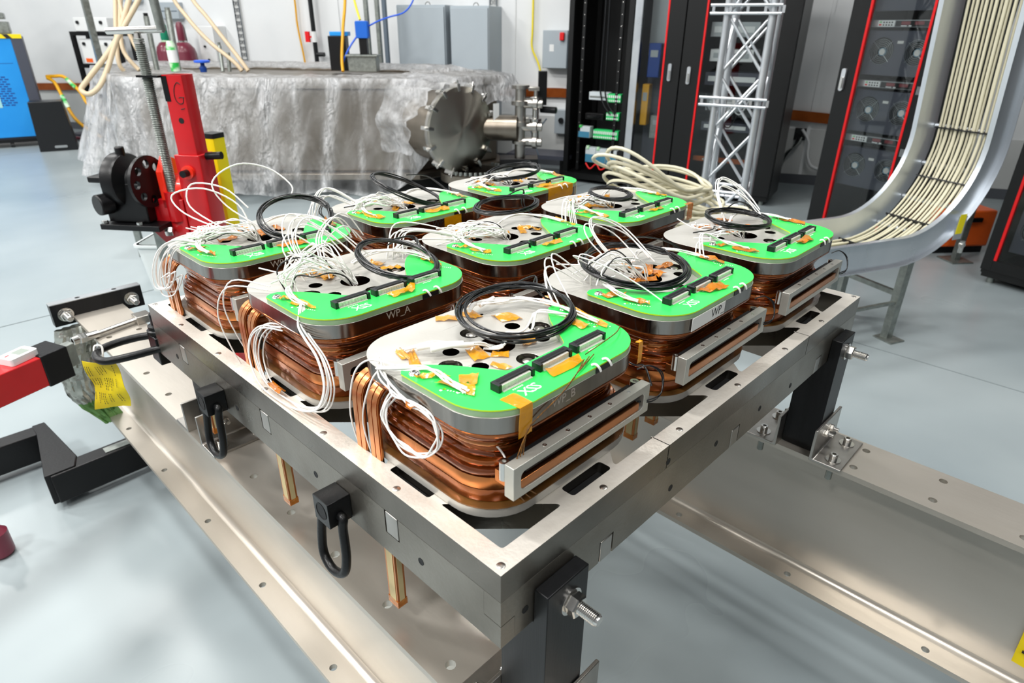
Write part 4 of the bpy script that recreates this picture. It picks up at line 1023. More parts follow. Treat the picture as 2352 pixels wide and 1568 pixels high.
# vacuum pump and its fittings at the right end of the chamber
t = thing('vacuum_pump', 'stainless turbo pump with stacked pipe fittings right of the chamber', 'pump', (4.12, 3.92, 0), RL)
obj('pump_barrel', G().cyl((-.3, .02, .64), (.0, .0, .64), .115, 26), vessel, t)
g = G()
g.lathe([(.05, .30), (.05, .42), (.075, .425), (.075, .45), (.045, .455), (.045, .58), (.08, .585), (.08, .62), (.05, .625), (.05, .76), (.085, .765), (.085, .80), (.05, .805), (.05, .9), (.08, .905), (.08, .935), (0, .935)], (.03, .0, .08), seg=20)
obj('pipe_stack', g, satin, t)
for z in (.52, .66, .86): obj('side_port', G().cyl((.03, 0, z), (.17, -.03, z), .042, 18).cyl((.15, -.026, z), (.185, -.033, z), .058, 18).cyl((.19, -.034, z), (.23, -.04, z), .04, 18), satin, t)
obj('valve_column', G().lathe([(.035, .4), (.035, .62), (.055, .625), (.055, .65), (.03, .655), (.03, .78), (.055, .785), (.055, .83), (.02, .84), (.02, .9), (0, .9)], (.17, -.02, .08), seg=18), bright, t)
obj('clamp_wing', G().box(.08, -.06, .5, .11, .03, .54).box(.08, -.06, .7, .11, .03, .74).box(.1, -.05, .97, .2, .02, 1.0), satin, t, bevel=.004)
obj('black_gauge', G().box(.19, .03, .84, .27, .11, 1.13).cyl((.22, .07, .8), (.36, .0, .8), .03, 12), black_top, t, bevel=.004)
obj('stand_top', G().box(-.16, -.1, .30, .2, .12, .378), cast_black, t, bevel=.004); obj('stand_column', G().cyl((.06, .0, .03), (.06, .0, .30), .035, 14), cast_black, t); obj('stand_base', G().box(-.14, -.1, 0, .2, .12, .03), cast_black, t)
# blue valve motor on top of the chamber
t = thing('valve_motor', 'blue finned motor on a grey box on top of the chamber', 'motor', (3.73, 5.78, 1.03), RL)
obj('grey_box', G().box(-.13, -.08, .03, .16, .1, .19).box(-.15, -.1, .17, .18, .12, .19), galv, t, bevel=.004)
obj('black_stem', G().box(-.01, -.03, .19, .07, .05, .34), cast_black, t)
m_o = obj('blue_motor', G().box(-.03, -.05, .34, .09, .06, .50), pump_bl, t, bevel=.006)
obj('cooling_fin', G().add([], []).box(-.034, -.045, .36, .094, -.04, .49).box(-.034, -.025, .36, .094, -.02, .49).box(-.034, .0, .36, .094, .005, .49).box(-.034, .025, .36, .094, .03, .49), pump_bl, m_o)
obj('blue_cord', G().tube([(.09, .0, .45), (.2, .0, .5), (.32, .02, .54), (.46, .03, .58), (.55, .05, .68), (.6, .1, .85), (.65, .3, 1.2)], .008, 6), cord_b, t)
obj('blue_cord', G().tube([(-.03, .0, .36), (-.09, -.04, .28), (-.14, -.06, .2), (-.2, -.03, .1), (-.22, .0, .03)], .01, 6), cord_b, t)
t = thing('battery_case', 'black case with light blue lid behind the valve motor', 'case', (3.68, 6.0, 1.03), RL)
obj('case', G().box(-.16, -.05, .03, .02, .1, .36), cast_black, t, bevel=.006); obj('lid', G().box(-.14, -.04, .36, .05, .09, .40), blue_m, t, bevel=.004)
def cord(name, label, pts, r, m_, cat='cable', group=None): return tag(obj(name, G().tube(pts, r, 7), m_, ang=80), label, cat, group)
cord('yellow_cable', 'yellow hose hanging down behind the blue motor', [(3.9, 6.12, 2.7), (3.77, 6.04, 1.8), (3.65, 5.95, 1.48), (3.55, 5.87, 1.2), (3.5, 5.8, 1.065)], .016, hyd_y)
cord('yellow_cable', 'bright yellow cord running up from the blue motor', [(3.78, 5.83, 1.54), (3.81, 5.95, 1.74), (3.85, 6.1, 2.2), (3.9, 6.3, 2.8)], .012, cord_y)
cord('yellow_cable', 'thin yellow cord on the wall left of the disconnect switch', [tuple(WF(*p)) for p in [(-3.05, .05, 3.2), (-3.054, .05, 1.774), (-3.056, .05, 1.45), (-3.057, .05, 1.28), (-2.97, .05, 1.1), (-2.93, .05, .9), (-2.92, .05, .7)]], .012, cord_y)
cord('yellow_cable', 'faint yellow cord on the wall at the black water pipe', [tuple(WF(*p)) for p in [(-6.16, .05, 3.2), (-6.16, .05, 1.8), (-6.167, .05, 1.5), (-6.13, .05, 1.15), (-6.1, .05, .8)]], .012, hyd_y)
def hose(label, pts, r=.02): return cord('beige_hose', label, pts, r, hose_m, 'hose')
hose('thick beige hose looping down by the wall before the black shelf', [(2.3, 6.9, 2.6), (2.156, 6.943, 1.834), (2.07, 6.927, 1.686), (1.9, 6.947, 1.463), (1.72, 6.973, 1.241), (1.494, 7.037, .999), (1.43, 7.05, .92), (1.471, 6.985, .885), (1.56, 6.94, .95), (1.67, 6.95, 1.1), (1.768, 6.951, 1.278), (1.924, 6.973, 1.537), (2.07, 7.032, 1.833), (2.2, 7.1, 2.5)], .024)
hose('left one of the upright beige hoses behind the jack', [(2.2, 7.6, 2.7), (2.038, 7.394, 1.844), (1.917, 7.248, 1.463), (1.829, 7.123, 1.158), (1.85, 7.1, 1.066)])
hose('right one of the upright beige hoses behind the jack', [(2.25, 7.5, 2.7), (2.079, 7.351, 1.844), (1.95, 7.23, 1.463), (1.894, 7.11, 1.234), (1.95, 6.97, 1.075)])
hose('middle one of the upright beige hoses, bent toward the jack', [(2.15, 7.5, 2.7), (2.05, 7.36, 1.844), (1.99, 7.2, 1.5), (2.0, 7.0, 1.2), (2.03, 6.93, 1.075)])
hose('slanting beige hose left of the slotted wall strut', [(2.4, 7.4, 2.6), (2.389, 7.005, 1.81), (2.43, 6.775, 1.544), (2.505, 6.549, 1.336), (2.608, 6.322, 1.167), (2.65, 6.25, 1.08)])
hose('slanting beige hose nearest the slotted wall strut', [(2.45, 7.3, 2.6), (2.508, 6.883, 1.811), (2.571, 6.616, 1.527), (2.659, 6.283, 1.186), (2.69, 6.2, 1.08)])
for lb, p0, p1, r in (('short grey riser with black cap before the wall box', (2.123, 7.0, 1.07), (2.15, 7.06, 1.55), .026), ('short grey riser behind the jack handle', (2.271, 6.85, 1.07), (2.315, 6.93, 1.6), .03),
                      ('short pair of grey risers where the beige hoses end', (2.53, 6.41, 1.07), (2.56, 6.46, 1.3), .018)):
    t = thing('pipe_riser', lb, 'pipe', p0); d = V(p1)-V(p0)
    obj('tube', G().cyl((0, 0, 0), tuple(d), r, 14), galv, t); obj('cap', G().cyl(tuple(d), tuple(d+V((0, 0, .03))), r*.8, 12), black_pl if 'cap' in lb else galv, t)
    if 'pair' in lb: obj('tube', G().cyl((.05, -.04, 0), (.07, -.03, .17), r, 12), galv, t)
t = thing('green_sleeve', 'green and white labelled sleeve standing behind the jack', 'sleeve', (2.2, 6.72, 1.07))
obj('sleeve_body', G().lathe([(.04, 0), (.045, .05), (.045, .22), (.03, .27), (0, .27)], (0, 0, 0), seg=14), label_gr, t); obj('sleeve_label', G().cyl((0, 0, .08), (0, 0, .19), .0465, 14), panel_w, t)
t = thing('hand_valve', 'blue handwheel valve on the chamber behind the red jack', 'valve', (2.42, 6.6, 1.06))
obj('handwheel', G().lathe([(.0, .085), (.06, .085), (.075, .09), (.075, .105), (.06, .11), (0, .105)], (0, 0, 0), seg=20), cord_b, t); obj('valve_body', G().lathe([(.03, 0), (.035, .04), (.02, .06), (.02, .09)], (0, 0, 0), seg=14), blue_dk, t)

# ------------------------------------------------------------------ things on and along the back wall
def wthing(name, label, cat, a, n, z, group=None): return thing(name, label, cat, tuple(WF(a, n, z)), WROT, group)   # local x right, y into the wall
t = thing('ground_bar', 'copper ground bar running along the back wall', 'bar', (0, 0, 0))
pb = [(-12.5, .56), (-7, .74), (-2.7, .82), (-.3, .70), (.13, .675), (1.3, .585)]
for k in range(len(pb)-1):
    (a0, z0), (a1, z1) = pb[k], pb[k+1]
    P = [WF(a, n, z+dz) for n in (.03, .045) for a, z in ((a0, z0), (a1, z1)) for dz in (-.05, .05)]
    obj('bar_length', G().add([tuple(p) for p in P], [(0, 1, 3, 2), (4, 6, 7, 5), (0, 2, 6, 4), (1, 5, 7, 3), (0, 4, 5, 1), (2, 3, 7, 6)]), bar_cu, t)
    obj('standoff', G().cyl(tuple(WF(a0+.1, .0, z0)), tuple(WF(a0+.1, .03, z0)), .015, 10), galv, t)
for a, lab in ((-7.08, 'slotted grey wall strut left of the black pipe'), (-3.53, 'slotted grey wall strut right of the grey cabinets')):
    t = wthing('wall_strut', lab, 'strut', a, .0, .1, 'slotted struts on the wall') if 0 else wthing('wall_strut', lab, 'strut', a, .0, .1)
    hs = [rr(.012, .02, .008, 2, x, .06+.075*k) for k in range(40) for x in (-.02, .02)]
    obj('strut', G().prism([(-.045, 0), (.045, 0), (.045, 3.2), (-.045, 3.2)], -.012, 0, hs, M=MNR), strut_m, t, loc=(0, -.03, 0))
    obj('back', G().box(-.045, -.03, 0, .045, -.001, 3.2), wall_low, t)
def cabinet(label, a, w_, z1, n0=.42):
    t = wthing('electrical_cabinet', label, 'cabinet', a, .0, .35)
    obj('body', G().box(0, -n0+.03, 0, w_, -.001, z1-.35), cab_grey, t, bevel=.006); obj('door', G().box(.02, -n0, .03, w_-.005, -n0+.029, z1-.37), cab_grey, t, bevel=.005)
    obj('hinge_strip', G().box(-.004, -n0+.04, .0, -.0005, -n0+.1, z1-.36), cab_dark, t)
    g = G()
    for k in range(9): g.box(-.004, -.3+.026*k, z1-.55, -.0005, -.287+.026*k, z1-.43)
    obj('louvre', g, cab_dark, t)
    obj('lifting_eye', G().tube([(w_*.5+.03*math.cos(q), -.2, z1-.345+.03*math.sin(q)) for q in [k*PI/6 for k in range(12)]], .006, 6, closed=True, sub=1), bright, t)
    return t
cabinet('left of the two tall grey electrical cabinets behind the plastic sheet', -4.56, .6, 1.70); cabinet('right of the two tall grey electrical cabinets behind the plastic sheet', -3.9, .46, 1.69)
t = wthing('conduit_rack', 'pair of upright grey struts in front of the left cabinet', 'strut', -4.85, .62, 0)
for x in (.02, .16, .25): obj('upright', G().box(x, -.02, 0, x+.04, .02, 2.6), galv if x < .2 else cab_dark, t)
obj('crosspiece', G().box(.0, -.015, .5, .3, .015, .54), galv, t)
t = wthing('water_pipe', 'black vertical water pipe with a red valve handle', 'pipe', -5.9, .1, .3)
obj('pipe', G().cyl((0, 0, 0), (.0, 0, 2.9), .028, 14), black_pl, t); obj('white_collar', G().cyl((.0, 0, 1.0), (.0, 0, 1.12), .036, 14), panel_w, t); obj('handle', G().box(-.1, -.05, 1.0, -.045, -.02, 1.12).box(-.05, -.035, 1.05, -.02, -.025, 1.07), trim_red, t); obj('elbow', G().cyl((0, 0, .86), (.12, .0, .86), .026, 12), black_pl, t)
t = wthing('disconnect_switch', 'grey wall disconnect switch with a red handle', 'switch', -2.9, .0, 1.08)
obj('box', G().box(0, -.16, 0, .28, -.001, .38), cab_grey, t, bevel=.006); obj('side_panel', G().box(.2805, -.15, .0, .36, -.001, .34), cab_dark, t, bevel=.004); obj('handle', G().box(.2, -.2, .28, .25, -.16, .36), trim_red, t, bevel=.008); obj('nameplate', G().box(.08, -.162, .17, .13, -.16, .24), panel_w, t)
t = wthing('wall_box', 'grey electrical box on the wall right of the pump fittings', 'box', -2.75, .0, .38)
obj('box', G().box(0, -.1, 0, .18, -.001, .26), cab_grey, t, bevel=.004); obj('knob', G().cyl((.08, -.1, .15), (.08, -.13, .15), .03, 14), black_pl, t)
t = wthing('low_bench', 'low dark bench by the wall behind the pump', 'bench', -2.95, .55, 0)
obj('top', G().box(-.15, -.2, .20, .55, .2, .24), char_m, t); obj('leg', G().box(-.1, -.15, 0, -.06, .15, .2), cast_black, t); obj('leg', G().box(.45, -.15, 0, .5, .15, .2), cast_black, t)
for x in (0, .22): obj('cross_brace', G().cyl((x, -.2, .24), (.3-x, -.2, .62), .008, 8), cab_dark, t)
t = wthing('wall_socket', 'black power socket on the wall with two plugs in it', 'socket', -.11, .0, .47)
obj('plate', G().box(-.055, -.02, -.02, .055, -.001, .1), black_pl, t, bevel=.004); obj('plug', G().box(-.04, -.05, .0, -.008, -.02, .05), cast_black, t, bevel=.004); obj('plug', G().box(.008, -.05, -.015, .04, -.02, .035), cast_black, t, bevel=.004)
for k in range(3): obj('cord', G().tube([(-.024+.022*k, -.05, .01), (-.035+.01*k, -.08, -.06), (-.09-.01*k, -.09, -.15), (-.13, -.06, -.24-.03*k), (-.2, -.02, -.27), (-.28, -.02, -.28-.04*k)], .009, 6), black_w if k < 2 else galv, t)
cord('grey_cable', 'pale cable curving down the wall below the power socket', [tuple(WF(*p)) for p in [(-.1, .03, .56), (-.02, .05, .45), (.0, .06, .3), (.06, .06, .2), (.2, .05, .17), (.35, .05, .16)]], .015, wall_m, 'cable')
# gas cylinders, wall box and white instrument behind the jack
for a, n, top, m_, lb in ((-7.95, .45, 1.52, gas_gr, 'gas cylinder with the green cap, left of the maroon ones'), (-7.62, .5, 1.52, maroon, 'maroon gas cylinder with maroon cap, right of the pair'), (-7.8, .3, 1.50, cast_black, 'maroon gas cylinder with a dark cap behind the other')):
    t = wthing('gas_cylinder', lb, 'cylinder', a, n, 0)
    obj('shell', G().lathe([(.10, 0), (.135, .02), (.135, top-.36), (.12, top-.3), (.08, top-.25), (.045, top-.235), (0, top-.235)], (0, 0, 0), seg=24), maroon, t)
    obj('cap', G().lathe([(.045, top-.235), (.05, top-.2), (.045, top-.05), (.03, top-.01), (0, top)], (0, 0, 0), seg=18), m_, t); obj('collar', G().cyl((0, 0, top-.245), (0, 0, top-.22), .052, 18), label_gr if m_ is gas_gr else bright, t)
t = wthing('wall_box', 'flat grey box high on the wall behind the gas cylinders', 'box', -8.35, .0, 1.55); obj('box', G().box(0, -.1, 0, .36, -.001, .2), cab_grey, t, bevel=.006); obj('seam', G().box(.02, -.103, .09, .34, -.1, .1), cab_dark, t)
t = wthing('control_panel', 'white panel with small black knobs right of the cylinders', 'panel', -7.6, .0, .95); obj('panel', G().box(0, -.25, 0, .26, -.001, .52), panel_w, t, bevel=.008)
for x, z in ((.08, .42), (.1, .28), (.13, .12)): obj('knob', G().cyl((x, -.25, z), (x, -.27, z), .014, 10), black_pl, t)
t = wthing('wall_vent', 'grey slatted unit at the top edge above the risers', 'vent', -8.95, .0, 1.76); obj('housing', G().box(0, -.1, 0, .3, -.001, .4), cab_grey, t); obj('slats', G().box(.02, -.11, .04, .28, -.1, .07).box(.02, -.11, .1, .28, -.1, .13).box(.02, -.11, .16, .28, -.1, .19), cab_dark, t)
t = thing('strut_post', 'leaning grey strut post in front of the black shelf', 'post', (1.9, 7.98, .0), 0)
obj('post', G().box(-.03, -.03, 0, .03, .03, 2.6), galv, t); obj('post_foot', G().box(-.08, -.08, 0, .08, .08, .012), galv, t)
# black shelf with white instruments
t = wthing('shelf_unit', 'tall open black shelf unit near the left wall corner', 'shelf', -9.47, .3, 0)
sw, sd, sh = .84, .28, 1.39
for x in (0, sw-.05):
    for y in (0, -sd+.05): obj('upright', G().box(x, y-.05, 0, x+.05, y, sh), cast_black, t)
for z in (.15, .55, .94, sh-.05): obj('shelf_board', G().box(.0005, -sd+.0005, z, sw-.0005, -.0005, z+.05), cast_black, t)
for x0, z0, w_, h_, lb in ((.08, sh+.0005, .6, .17, 'white instrument on top of the black shelf'), (.1, .991, .58, .31, 'white instrument with a paper sheet in the black shelf'), (.1, .601, .58, .2, 'pale instrument on the lower level of the black shelf')):
    p = WF(-9.47, .3, 0)+WD*x0; u = thing('bench_instrument', lb, 'instrument', (p.x, p.y, z0), WROT)
    obj('case', G().box(0, -.24, 0, w_, -.02, h_), panel_w, u, bevel=.008)
    for x in (.08, w_-.1): obj('knob', G().cyl((x, -.24, h_-.06), (x, -.26, h_-.06), .022, 12), black_pl, u)
    if h_ > .25: obj('paper_sheet', G().box(.22, -.243, .04, .5, -.2405, .24), paper, u); obj('orange_label', G().box(.04, -.243, .02, .16, -.2405, .07), orange_m, u)
# blue machine at the left edge with the speaker-like black panel
BR = -.22
t = thing('blue_machine', 'bright blue enamelled machine cut off by the left edge', 'machine', (1.72, 10.35, 0), BR)
obj('front_panel', G().box(-1.5, 0, .13, -.12, .04, 1.31), blue_m, t, bevel=.004); obj('side_post', G().box(-.119, -.005, .1, .0, .6, 1.33), char_m, t, bevel=.006); obj('cabinet', G().box(-1.5, .041, .1, -.17, .6, 1.32), char_m, t)
obj('top_rail', G().box(-1.5, -.012, 1.311, .0, .02, 1.36), hazard, t)
g = G()
for k in range(9): x = -.1-.15*k; obj('hazard_stripe', G().prism([(x, 1.312), (x-.06, 1.312), (x-.1, 1.359), (x-.04, 1.359)], -.0135, -.0125, M=MNR), black_ink, t)
obj('seam_groove', G().box(-1.5, -.001, 1.02, -.17, .0, 1.026), blue_dk, t)
g = G()
for r_ in range(13):
    for k in range(14): x = -.28-.02*(r_ > 6)-.062*k+(.03 if r_ % 2 else 0); g.box(x-.045, -.0015, .52+.028*r_, x, .0, .535+.028*r_)
obj('vent_grille', g, blue_dk, t); obj('pale_window', G().box(-1.2, -.003, .5, -.42, -.0016, .72), teal_p, t)
obj('plinth', G().box(-1.5, .02, .06, -.02, .55, .1), cast_black, t); obj('upper_drum', G().box(-1.5, .05, 1.361, -.1, .5, 1.5).box(-1.5, .02, 1.53, -.12, .5, 1.6), galv, t, bevel=.01); obj('black_hood', G().box(-1.5, .08, 1.62, -.16, .5, 1.74), cast_black, t, bevel=.01); obj('top_case', G().box(-1.5, .06, 1.75, -.14, .5, 1.95), alu, t, bevel=.01)
for x in (-.45, -.1): obj('caster', G().cyl((x-.02, .05, .0302), (x+.02, .05, .0302), .03, 14).box(x-.015, .03, .03, x+.015, .07, .06), rubber, t)
t = thing('black_speaker', 'black wedge-shaped speaker cabinet beside the blue machine', 'speaker', (1.47, 9.82, 0), BR-.05)
obj('cabinet', G().prism([(-.02, .001), (.4, .001), (.36, .6), (.0, .6)], 0, .3, M=MNR), black_pl, t, bevel=.006); obj('pull_handle', G().prism(rr(.07, .014, .012, 4, .22, .055), -.012, -.0005, M=MNR), panel_s, t)
for k, pts in enumerate(([(1.9, 10.5, .83), (1.95, 10.42, .78), (1.964, 10.311, .643), (1.981, 10.121, .398), (2.035, 9.969, .263), (2.2, 9.9, .1)], [(1.9, 10.52, .845), (1.97, 10.45, .85), (2.072, 10.337, .837), (2.153, 10.128, .66), (2.175, 10.002, .515), (2.35, 9.9, .3)])):
    u = cord('yellow_hose', ('lower' if k == 0 else 'upper')+' yellow hose with a green sleeve right of the blue machine', pts, .022, hyd_y, 'hose'); a, b = V(pts[2]), V(pts[3]); obj('sleeve', G().cyl(tuple(a*.9+b*.1), tuple(a*.3+b*.7), .027, 10), label_gr, u)
t = thing('floor_tray', 'dark low tray on the floor between hoses and plastic sheet', 'tray', (2.35, 10.6, 0), WROT); obj('pan', G().box(-.3, -.2, 0, .3, .2, .08), char_m, t, bevel=.01); obj('pink_tool', G().cyl((-.2, -.25, .03), (.15, -.24, .03), .02, 8), maroon, t)

# ------------------------------------------------------------------ equipment racks
def rack(label, base, e, w_, red_l=None, red_r=None, stile_l=.1, stile_r=.1, glass=True, handle=None, h=2.3, depth=.75, silver=False, group=None):
    t = thing('equipment_rack', label, 'rack', base, math.atan2(e[1], e[0]))
    for x in (0, w_-.05):
        for y in (.03, depth-.05): obj('post', G().box(x, y, .06, x+.05, y+.05, h), rack_bl, t)
    obj('side_panel', G().box(-.006, .04, .06, -.0005, depth, h).box(w_+.0005, .04, .06, w_+.006, depth, h), rack_bl, t)
    obj('back_panel', G().box(0, depth+.0005, .06, w_, depth+.008, h), rack_in, t)
    obj('plinth', G().box(.01, .02, .04, w_-.01, depth, .1), rack_bl, t); obj('roof', G().box(0, 0, h, w_, depth, h+.04), rack_bl, t)
    for x in (.04, w_-.08):
        for y in (.06, depth-.1): obj('levelling_foot', G().cyl((x+.02, y, 0), (x+.02, y, .045), .022, 10), galv, t)
    if glass:
        obj('left_stile', G().box(0, 0, .09, stile_l, .028, h), alu if silver else rack_bl, t, bevel=.002)
        obj('right_stile', G().box(w_-stile_r, 0, .09, w_, .028, h), rack_bl, t, bevel=.002)
        obj('door_rail', G().box(stile_l, 0, .09, w_-stile_r, .028, .16), rack_bl, t)
        if red_l: obj('red_trim', G().box(stile_l+.0005, -.003, .16, stile_l+.016, .026, h), trim_red, t)
        if red_r: obj('red_trim', G().box(w_-stile_r-.016, -.003, .16, w_-stile_r-.0005, .026, h), trim_red, t)
        obj('glass_pane', G().box(stile_l+.016, .008, .16, w_-stile_r-.016, .013, h), glass_dk, t)
    else:
        for x in (.12, w_-.155):
            r_ = obj('mounting_rail', G().box(x, .09, .12, x+.03, .115, h), rack_bl, t); g = G()
            for k in range(20): g.lathe([(.006, 0), (.004, .004), (0, .005)], (x+.015, .09, .2+.1*k), (0, -1, 0), 8)
            obj('cage_screw', g, bright, r_)
    if handle is not None:
        ho = obj('handle', G().prism(rr(.016, .075, .014, 4, 0, 0), -.018, -.0005, M=MX.Translation((handle[0], 0, handle[1])) @ MNR), alu, t, bevel=.003)
        obj('lever', G().prism(rr(.008, .04, .007, 3, .002, -.02), -.03, -.0185, M=MX.Translation((handle[0], 0, handle[1])) @ MNR), bright, ho)
    return t
EA = (.236, -.972); PA = V((5.0, 4.09, 0)); EAV = V((.236, -.972, 0)); EAY = V((.972, .236, 0))
rack('open black rack with green terminal modules near its bottom', (5.0, 4.09, 0), EA, .665, glass=False)
p = PA+EAV*.685; rack('narrow rack with a silver door edge and grey reflections', tuple(p), EA, .475, red_r=True, stile_l=.07, stile_r=.15, handle=(.385, 1.12), silver=True)
r_ = [o for o in COL.objects if o.get('category') == 'rack'][-1]
obj('reflection_panel', G().box(.075, .25, 1.25, .40, .26, 2.28), panel_s, r_); obj('reflection_panel', G().box(.075, .3, .16, .40, .31, 1.24), char_m, r_)  # light and dark grey panels added behind the glass, imitating its reflections
p = PA+EAV*.685
for s0, z0, w_, h_, m_, lb in ((.12, 1.06, .12, .3, blue_dk, 'dark blue module behind the narrow rack glass'), (.09, .62, .07, .38, hyd_y, 'yellow upright module behind the narrow rack glass'), (.2, .5, .15, .22, galv, 'grey round-cornered unit low behind the narrow rack glass')):
    t = thing('rack_module', lb, 'module', tuple(p+EAV*s0+V((.972, .236, 0))*.12+V((0, 0, z0))), math.atan2(-.972, .236)); obj('case', G().box(0, 0, 0, w_, .1, h_), m_, t, bevel=.008); obj('front_details', G().box(w_*.2, -.004, h_*.6, w_*.8, -.0005, h_*.8), panel_s, t)
p = PA+EAV*1.17; rack('black rack with a red-trimmed glass door behind the truss tower', tuple(p), EA, .95, red_l=True, stile_l=.17, stile_r=.14, handle=(.08, 1.1), depth=.5)
def at_rack(P, E, Y, s, d, z): return tuple(P+E*s+Y*d+V((0, 0, z)))
RA = math.atan2(-.972, .236)
for s0, s1, z0, z1, kind, lb in ((.23, .44, .83, .905, 0, 'grey terminal strip at the top of the open rack modules'), (.42, .575, .815, .895, 1, 'green connector block at the top of the open rack modules'), (.43, .57, .645, .72, 1, 'green connector block at the right, second level of the open rack'), (.2, .4, .64, .70, 2, 'dark coil-corded block left of the second green connector'),
      (.13, .26, .455, .565, 3, 'blue and grey power module left on the third level of the open rack'), (.3, .575, .455, .545, 1, 'long green connector block on the third level of the open rack'), (.225, .338, .21, .36, 3, 'left of three blue and grey modules at the rack bottom'), (.342, .455, .21, .355, 3, 'middle of three blue and grey modules at the rack bottom'), (.459, .575, .205, .35, 3, 'right of three blue and grey modules at the rack bottom')):
    t = thing('din_module', lb, 'module', at_rack(PA, EAV, EAY, s0, .09, z0), RA); w_, h_ = s1-s0, z1-z0
    obj('body', G().box(0, 0, 0, w_, .09, h_), {0: mod_grey, 1: green_mod, 2: cast_black, 3: mod_grey}[kind], t, bevel=.003)
    if kind == 3: obj('blue_front', G().box(.003, -.004, .003, w_-.003, -.0005, h_*.55), mod_blue, t); obj('green_plug', G().box(.01, -.006, h_*.9, .04, .02, h_*1.12), label_gr, t)
    if kind == 1:
        g = G()
        for k in range(int(w_/.022)): g.box(.006+.022*k, -.006, h_*.55, .018+.022*k, -.0005, h_*.85); g.box(.006+.022*k, -.006, h_*.12, .018+.022*k, -.0005, h_*.3)
        obj('terminals', g, panel_w, t)
    if kind == 0: obj('screw_row', G().box(.01, -.004, h_*.3, w_-.01, -.0005, h_*.5), galv, t)
    if kind == 2: obj('coil_cord', G().tube([(.02+.004*k, -.012+.012*math.cos(k*1.6), .03+.012*math.sin(k*1.6)) for k in range(38)], .003, 5, sub=2), black_w, t)
for k, (s0, s1) in enumerate(((.34, .38), (.38, .43))):
    cord('black_cable', ('left' if k == 0 else 'right')+' of two black cables hanging inside the open rack', [at_rack(PA, EAV, EAY, s0, .1, 2.25), at_rack(PA, EAV, EAY, s0+.01, .09, 1.6), at_rack(PA, EAV, EAY, s1-.03, .08, 1.1), at_rack(PA, EAV, EAY, s1-.02, .075, .9), at_rack(PA, EAV, EAY, s1+.03, .07, .78), at_rack(PA, EAV, EAY, s1+.1, .08, .7)], .008, black_w, 'cable')
cord('red_cable', 'red cables looping under the lowest modules of the open rack', [at_rack(PA, EAV, EAY, .24, .08, .2), at_rack(PA, EAV, EAY, .3, .06, .15), at_rack(PA, EAV, EAY, .36, .08, .2), at_rack(PA, EAV, EAY, .42, .06, .15), at_rack(PA, EAV, EAY, .5, .08, .2)], .008, trim_red, 'cable')
PC = PA+EAV*1.17
random.seed(5)
for s0, z0, w_, h_, m_, lb in ((.2, 1.42, .42, .12, panel_s, 'silver module high behind the truss tower glass'), (.22, 1.22, .38, .1, panel_w, 'white twin-panel module behind the truss tower glass'), (.2, 1.02, .5, .11, char_m, 'charcoal module at mid height behind the truss tower glass'), (.24, .8, .34, .12, panel_s, 'silver cable panel behind the truss tower glass'), (.3, .40, .09, .22, mod_blue, 'small upright blue module low behind the truss tower glass'), (.22, .62, .46, .08, char_m, 'charcoal module with white cables behind the truss tower glass')):
    t = thing('rack_module', lb, 'module', at_rack(PC, EAV, EAY, s0, .12, z0), RA)
    obj('case', G().box(0, 0, 0, w_, .3, h_), m_, t, bevel=.003); obj('front_details', G().box(.03, -.004, h_*.3, w_*.4, -.0005, h_*.7).box(w_*.5, -.004, h_*.3, w_*.9, -.0005, h_*.7), panel_w if m_ is not panel_w else panel_s, t)
t = thing('copper_strip', 'copper strip low inside the rack behind the truss tower', 'bar', at_rack(PC, EAV, EAY, .19, .1, .34), RA); obj('strip', G().box(0, 0, 0, .5, .01, .045), bar_cu, t); obj('strip_bolts', G().hexa((.1, 0, .02), (0, -1, 0), .01, .008).hexa((.3, 0, .02), (0, -1, 0), .01, .008), bright, t)
for k in range(5):
    s0 = .24+.08*k; z0 = .95-.06*(k % 3)
    cord('patch_cable', 'pale patch cables looping inside the rack behind the truss tower', [at_rack(PC, EAV, EAY, s0, .09, z0), at_rack(PC, EAV, EAY, s0+.03, .06, z0-.12), at_rack(PC, EAV, EAY, s0+.1, .06, z0-.16), at_rack(PC, EAV, EAY, s0+.16, .09, z0-.02)], .006, panel_w if k % 2 else black_w, 'cable', 'patch cables in the rack behind the truss')
def power_supply(label, P, E, s0, z0, w_=.43):
    Y = V((-E.y, E.x, 0)); t = thing('power_supply', label, 'power supply', at_rack(P, E, Y, s0, .05, z0), math.atan2(E.y, E.x))
    obj('case', G().box(0, 0, 0, w_, .35, .045), panel_s, t, bevel=.002); obj('keypad', G().box(.05, -.004, .004, .165, -.0005, .042), panel_w, t)
    obj('dark_front', G().box(.17, -.003, .004, .39, -.0005, .04), rack_bl, t)
    for x in (.21, .3): obj('red_display', G().box(x, -.0045, .016, x+.06, -.0031, .036), disp_off, t)
    g = G()
    for k in range(4):
        for r_ in range(2): g.box(.085+.019*k, -.0055, .01+.016*r_, .095+.019*k, -.0041, .018+.016*r_)
    obj('keys', g, rack_bl, t); obj('green_key', G().box(.057, -.0055, .027, .075, -.0041, .037), label_gr, t); obj('red_key', G().box(.057, -.0055, .01, .075, -.0041, .02), trim_red, t); obj('end_socket', G().box(.4, -.004, .006, .425, -.0005, .038), panel_w, t)
    obj('white_strip', G().box(.21, -.0045, .006, .25, -.0031, .012).box(.262, -.0045, .005, .28, -.0031, .013), panel_w, t)
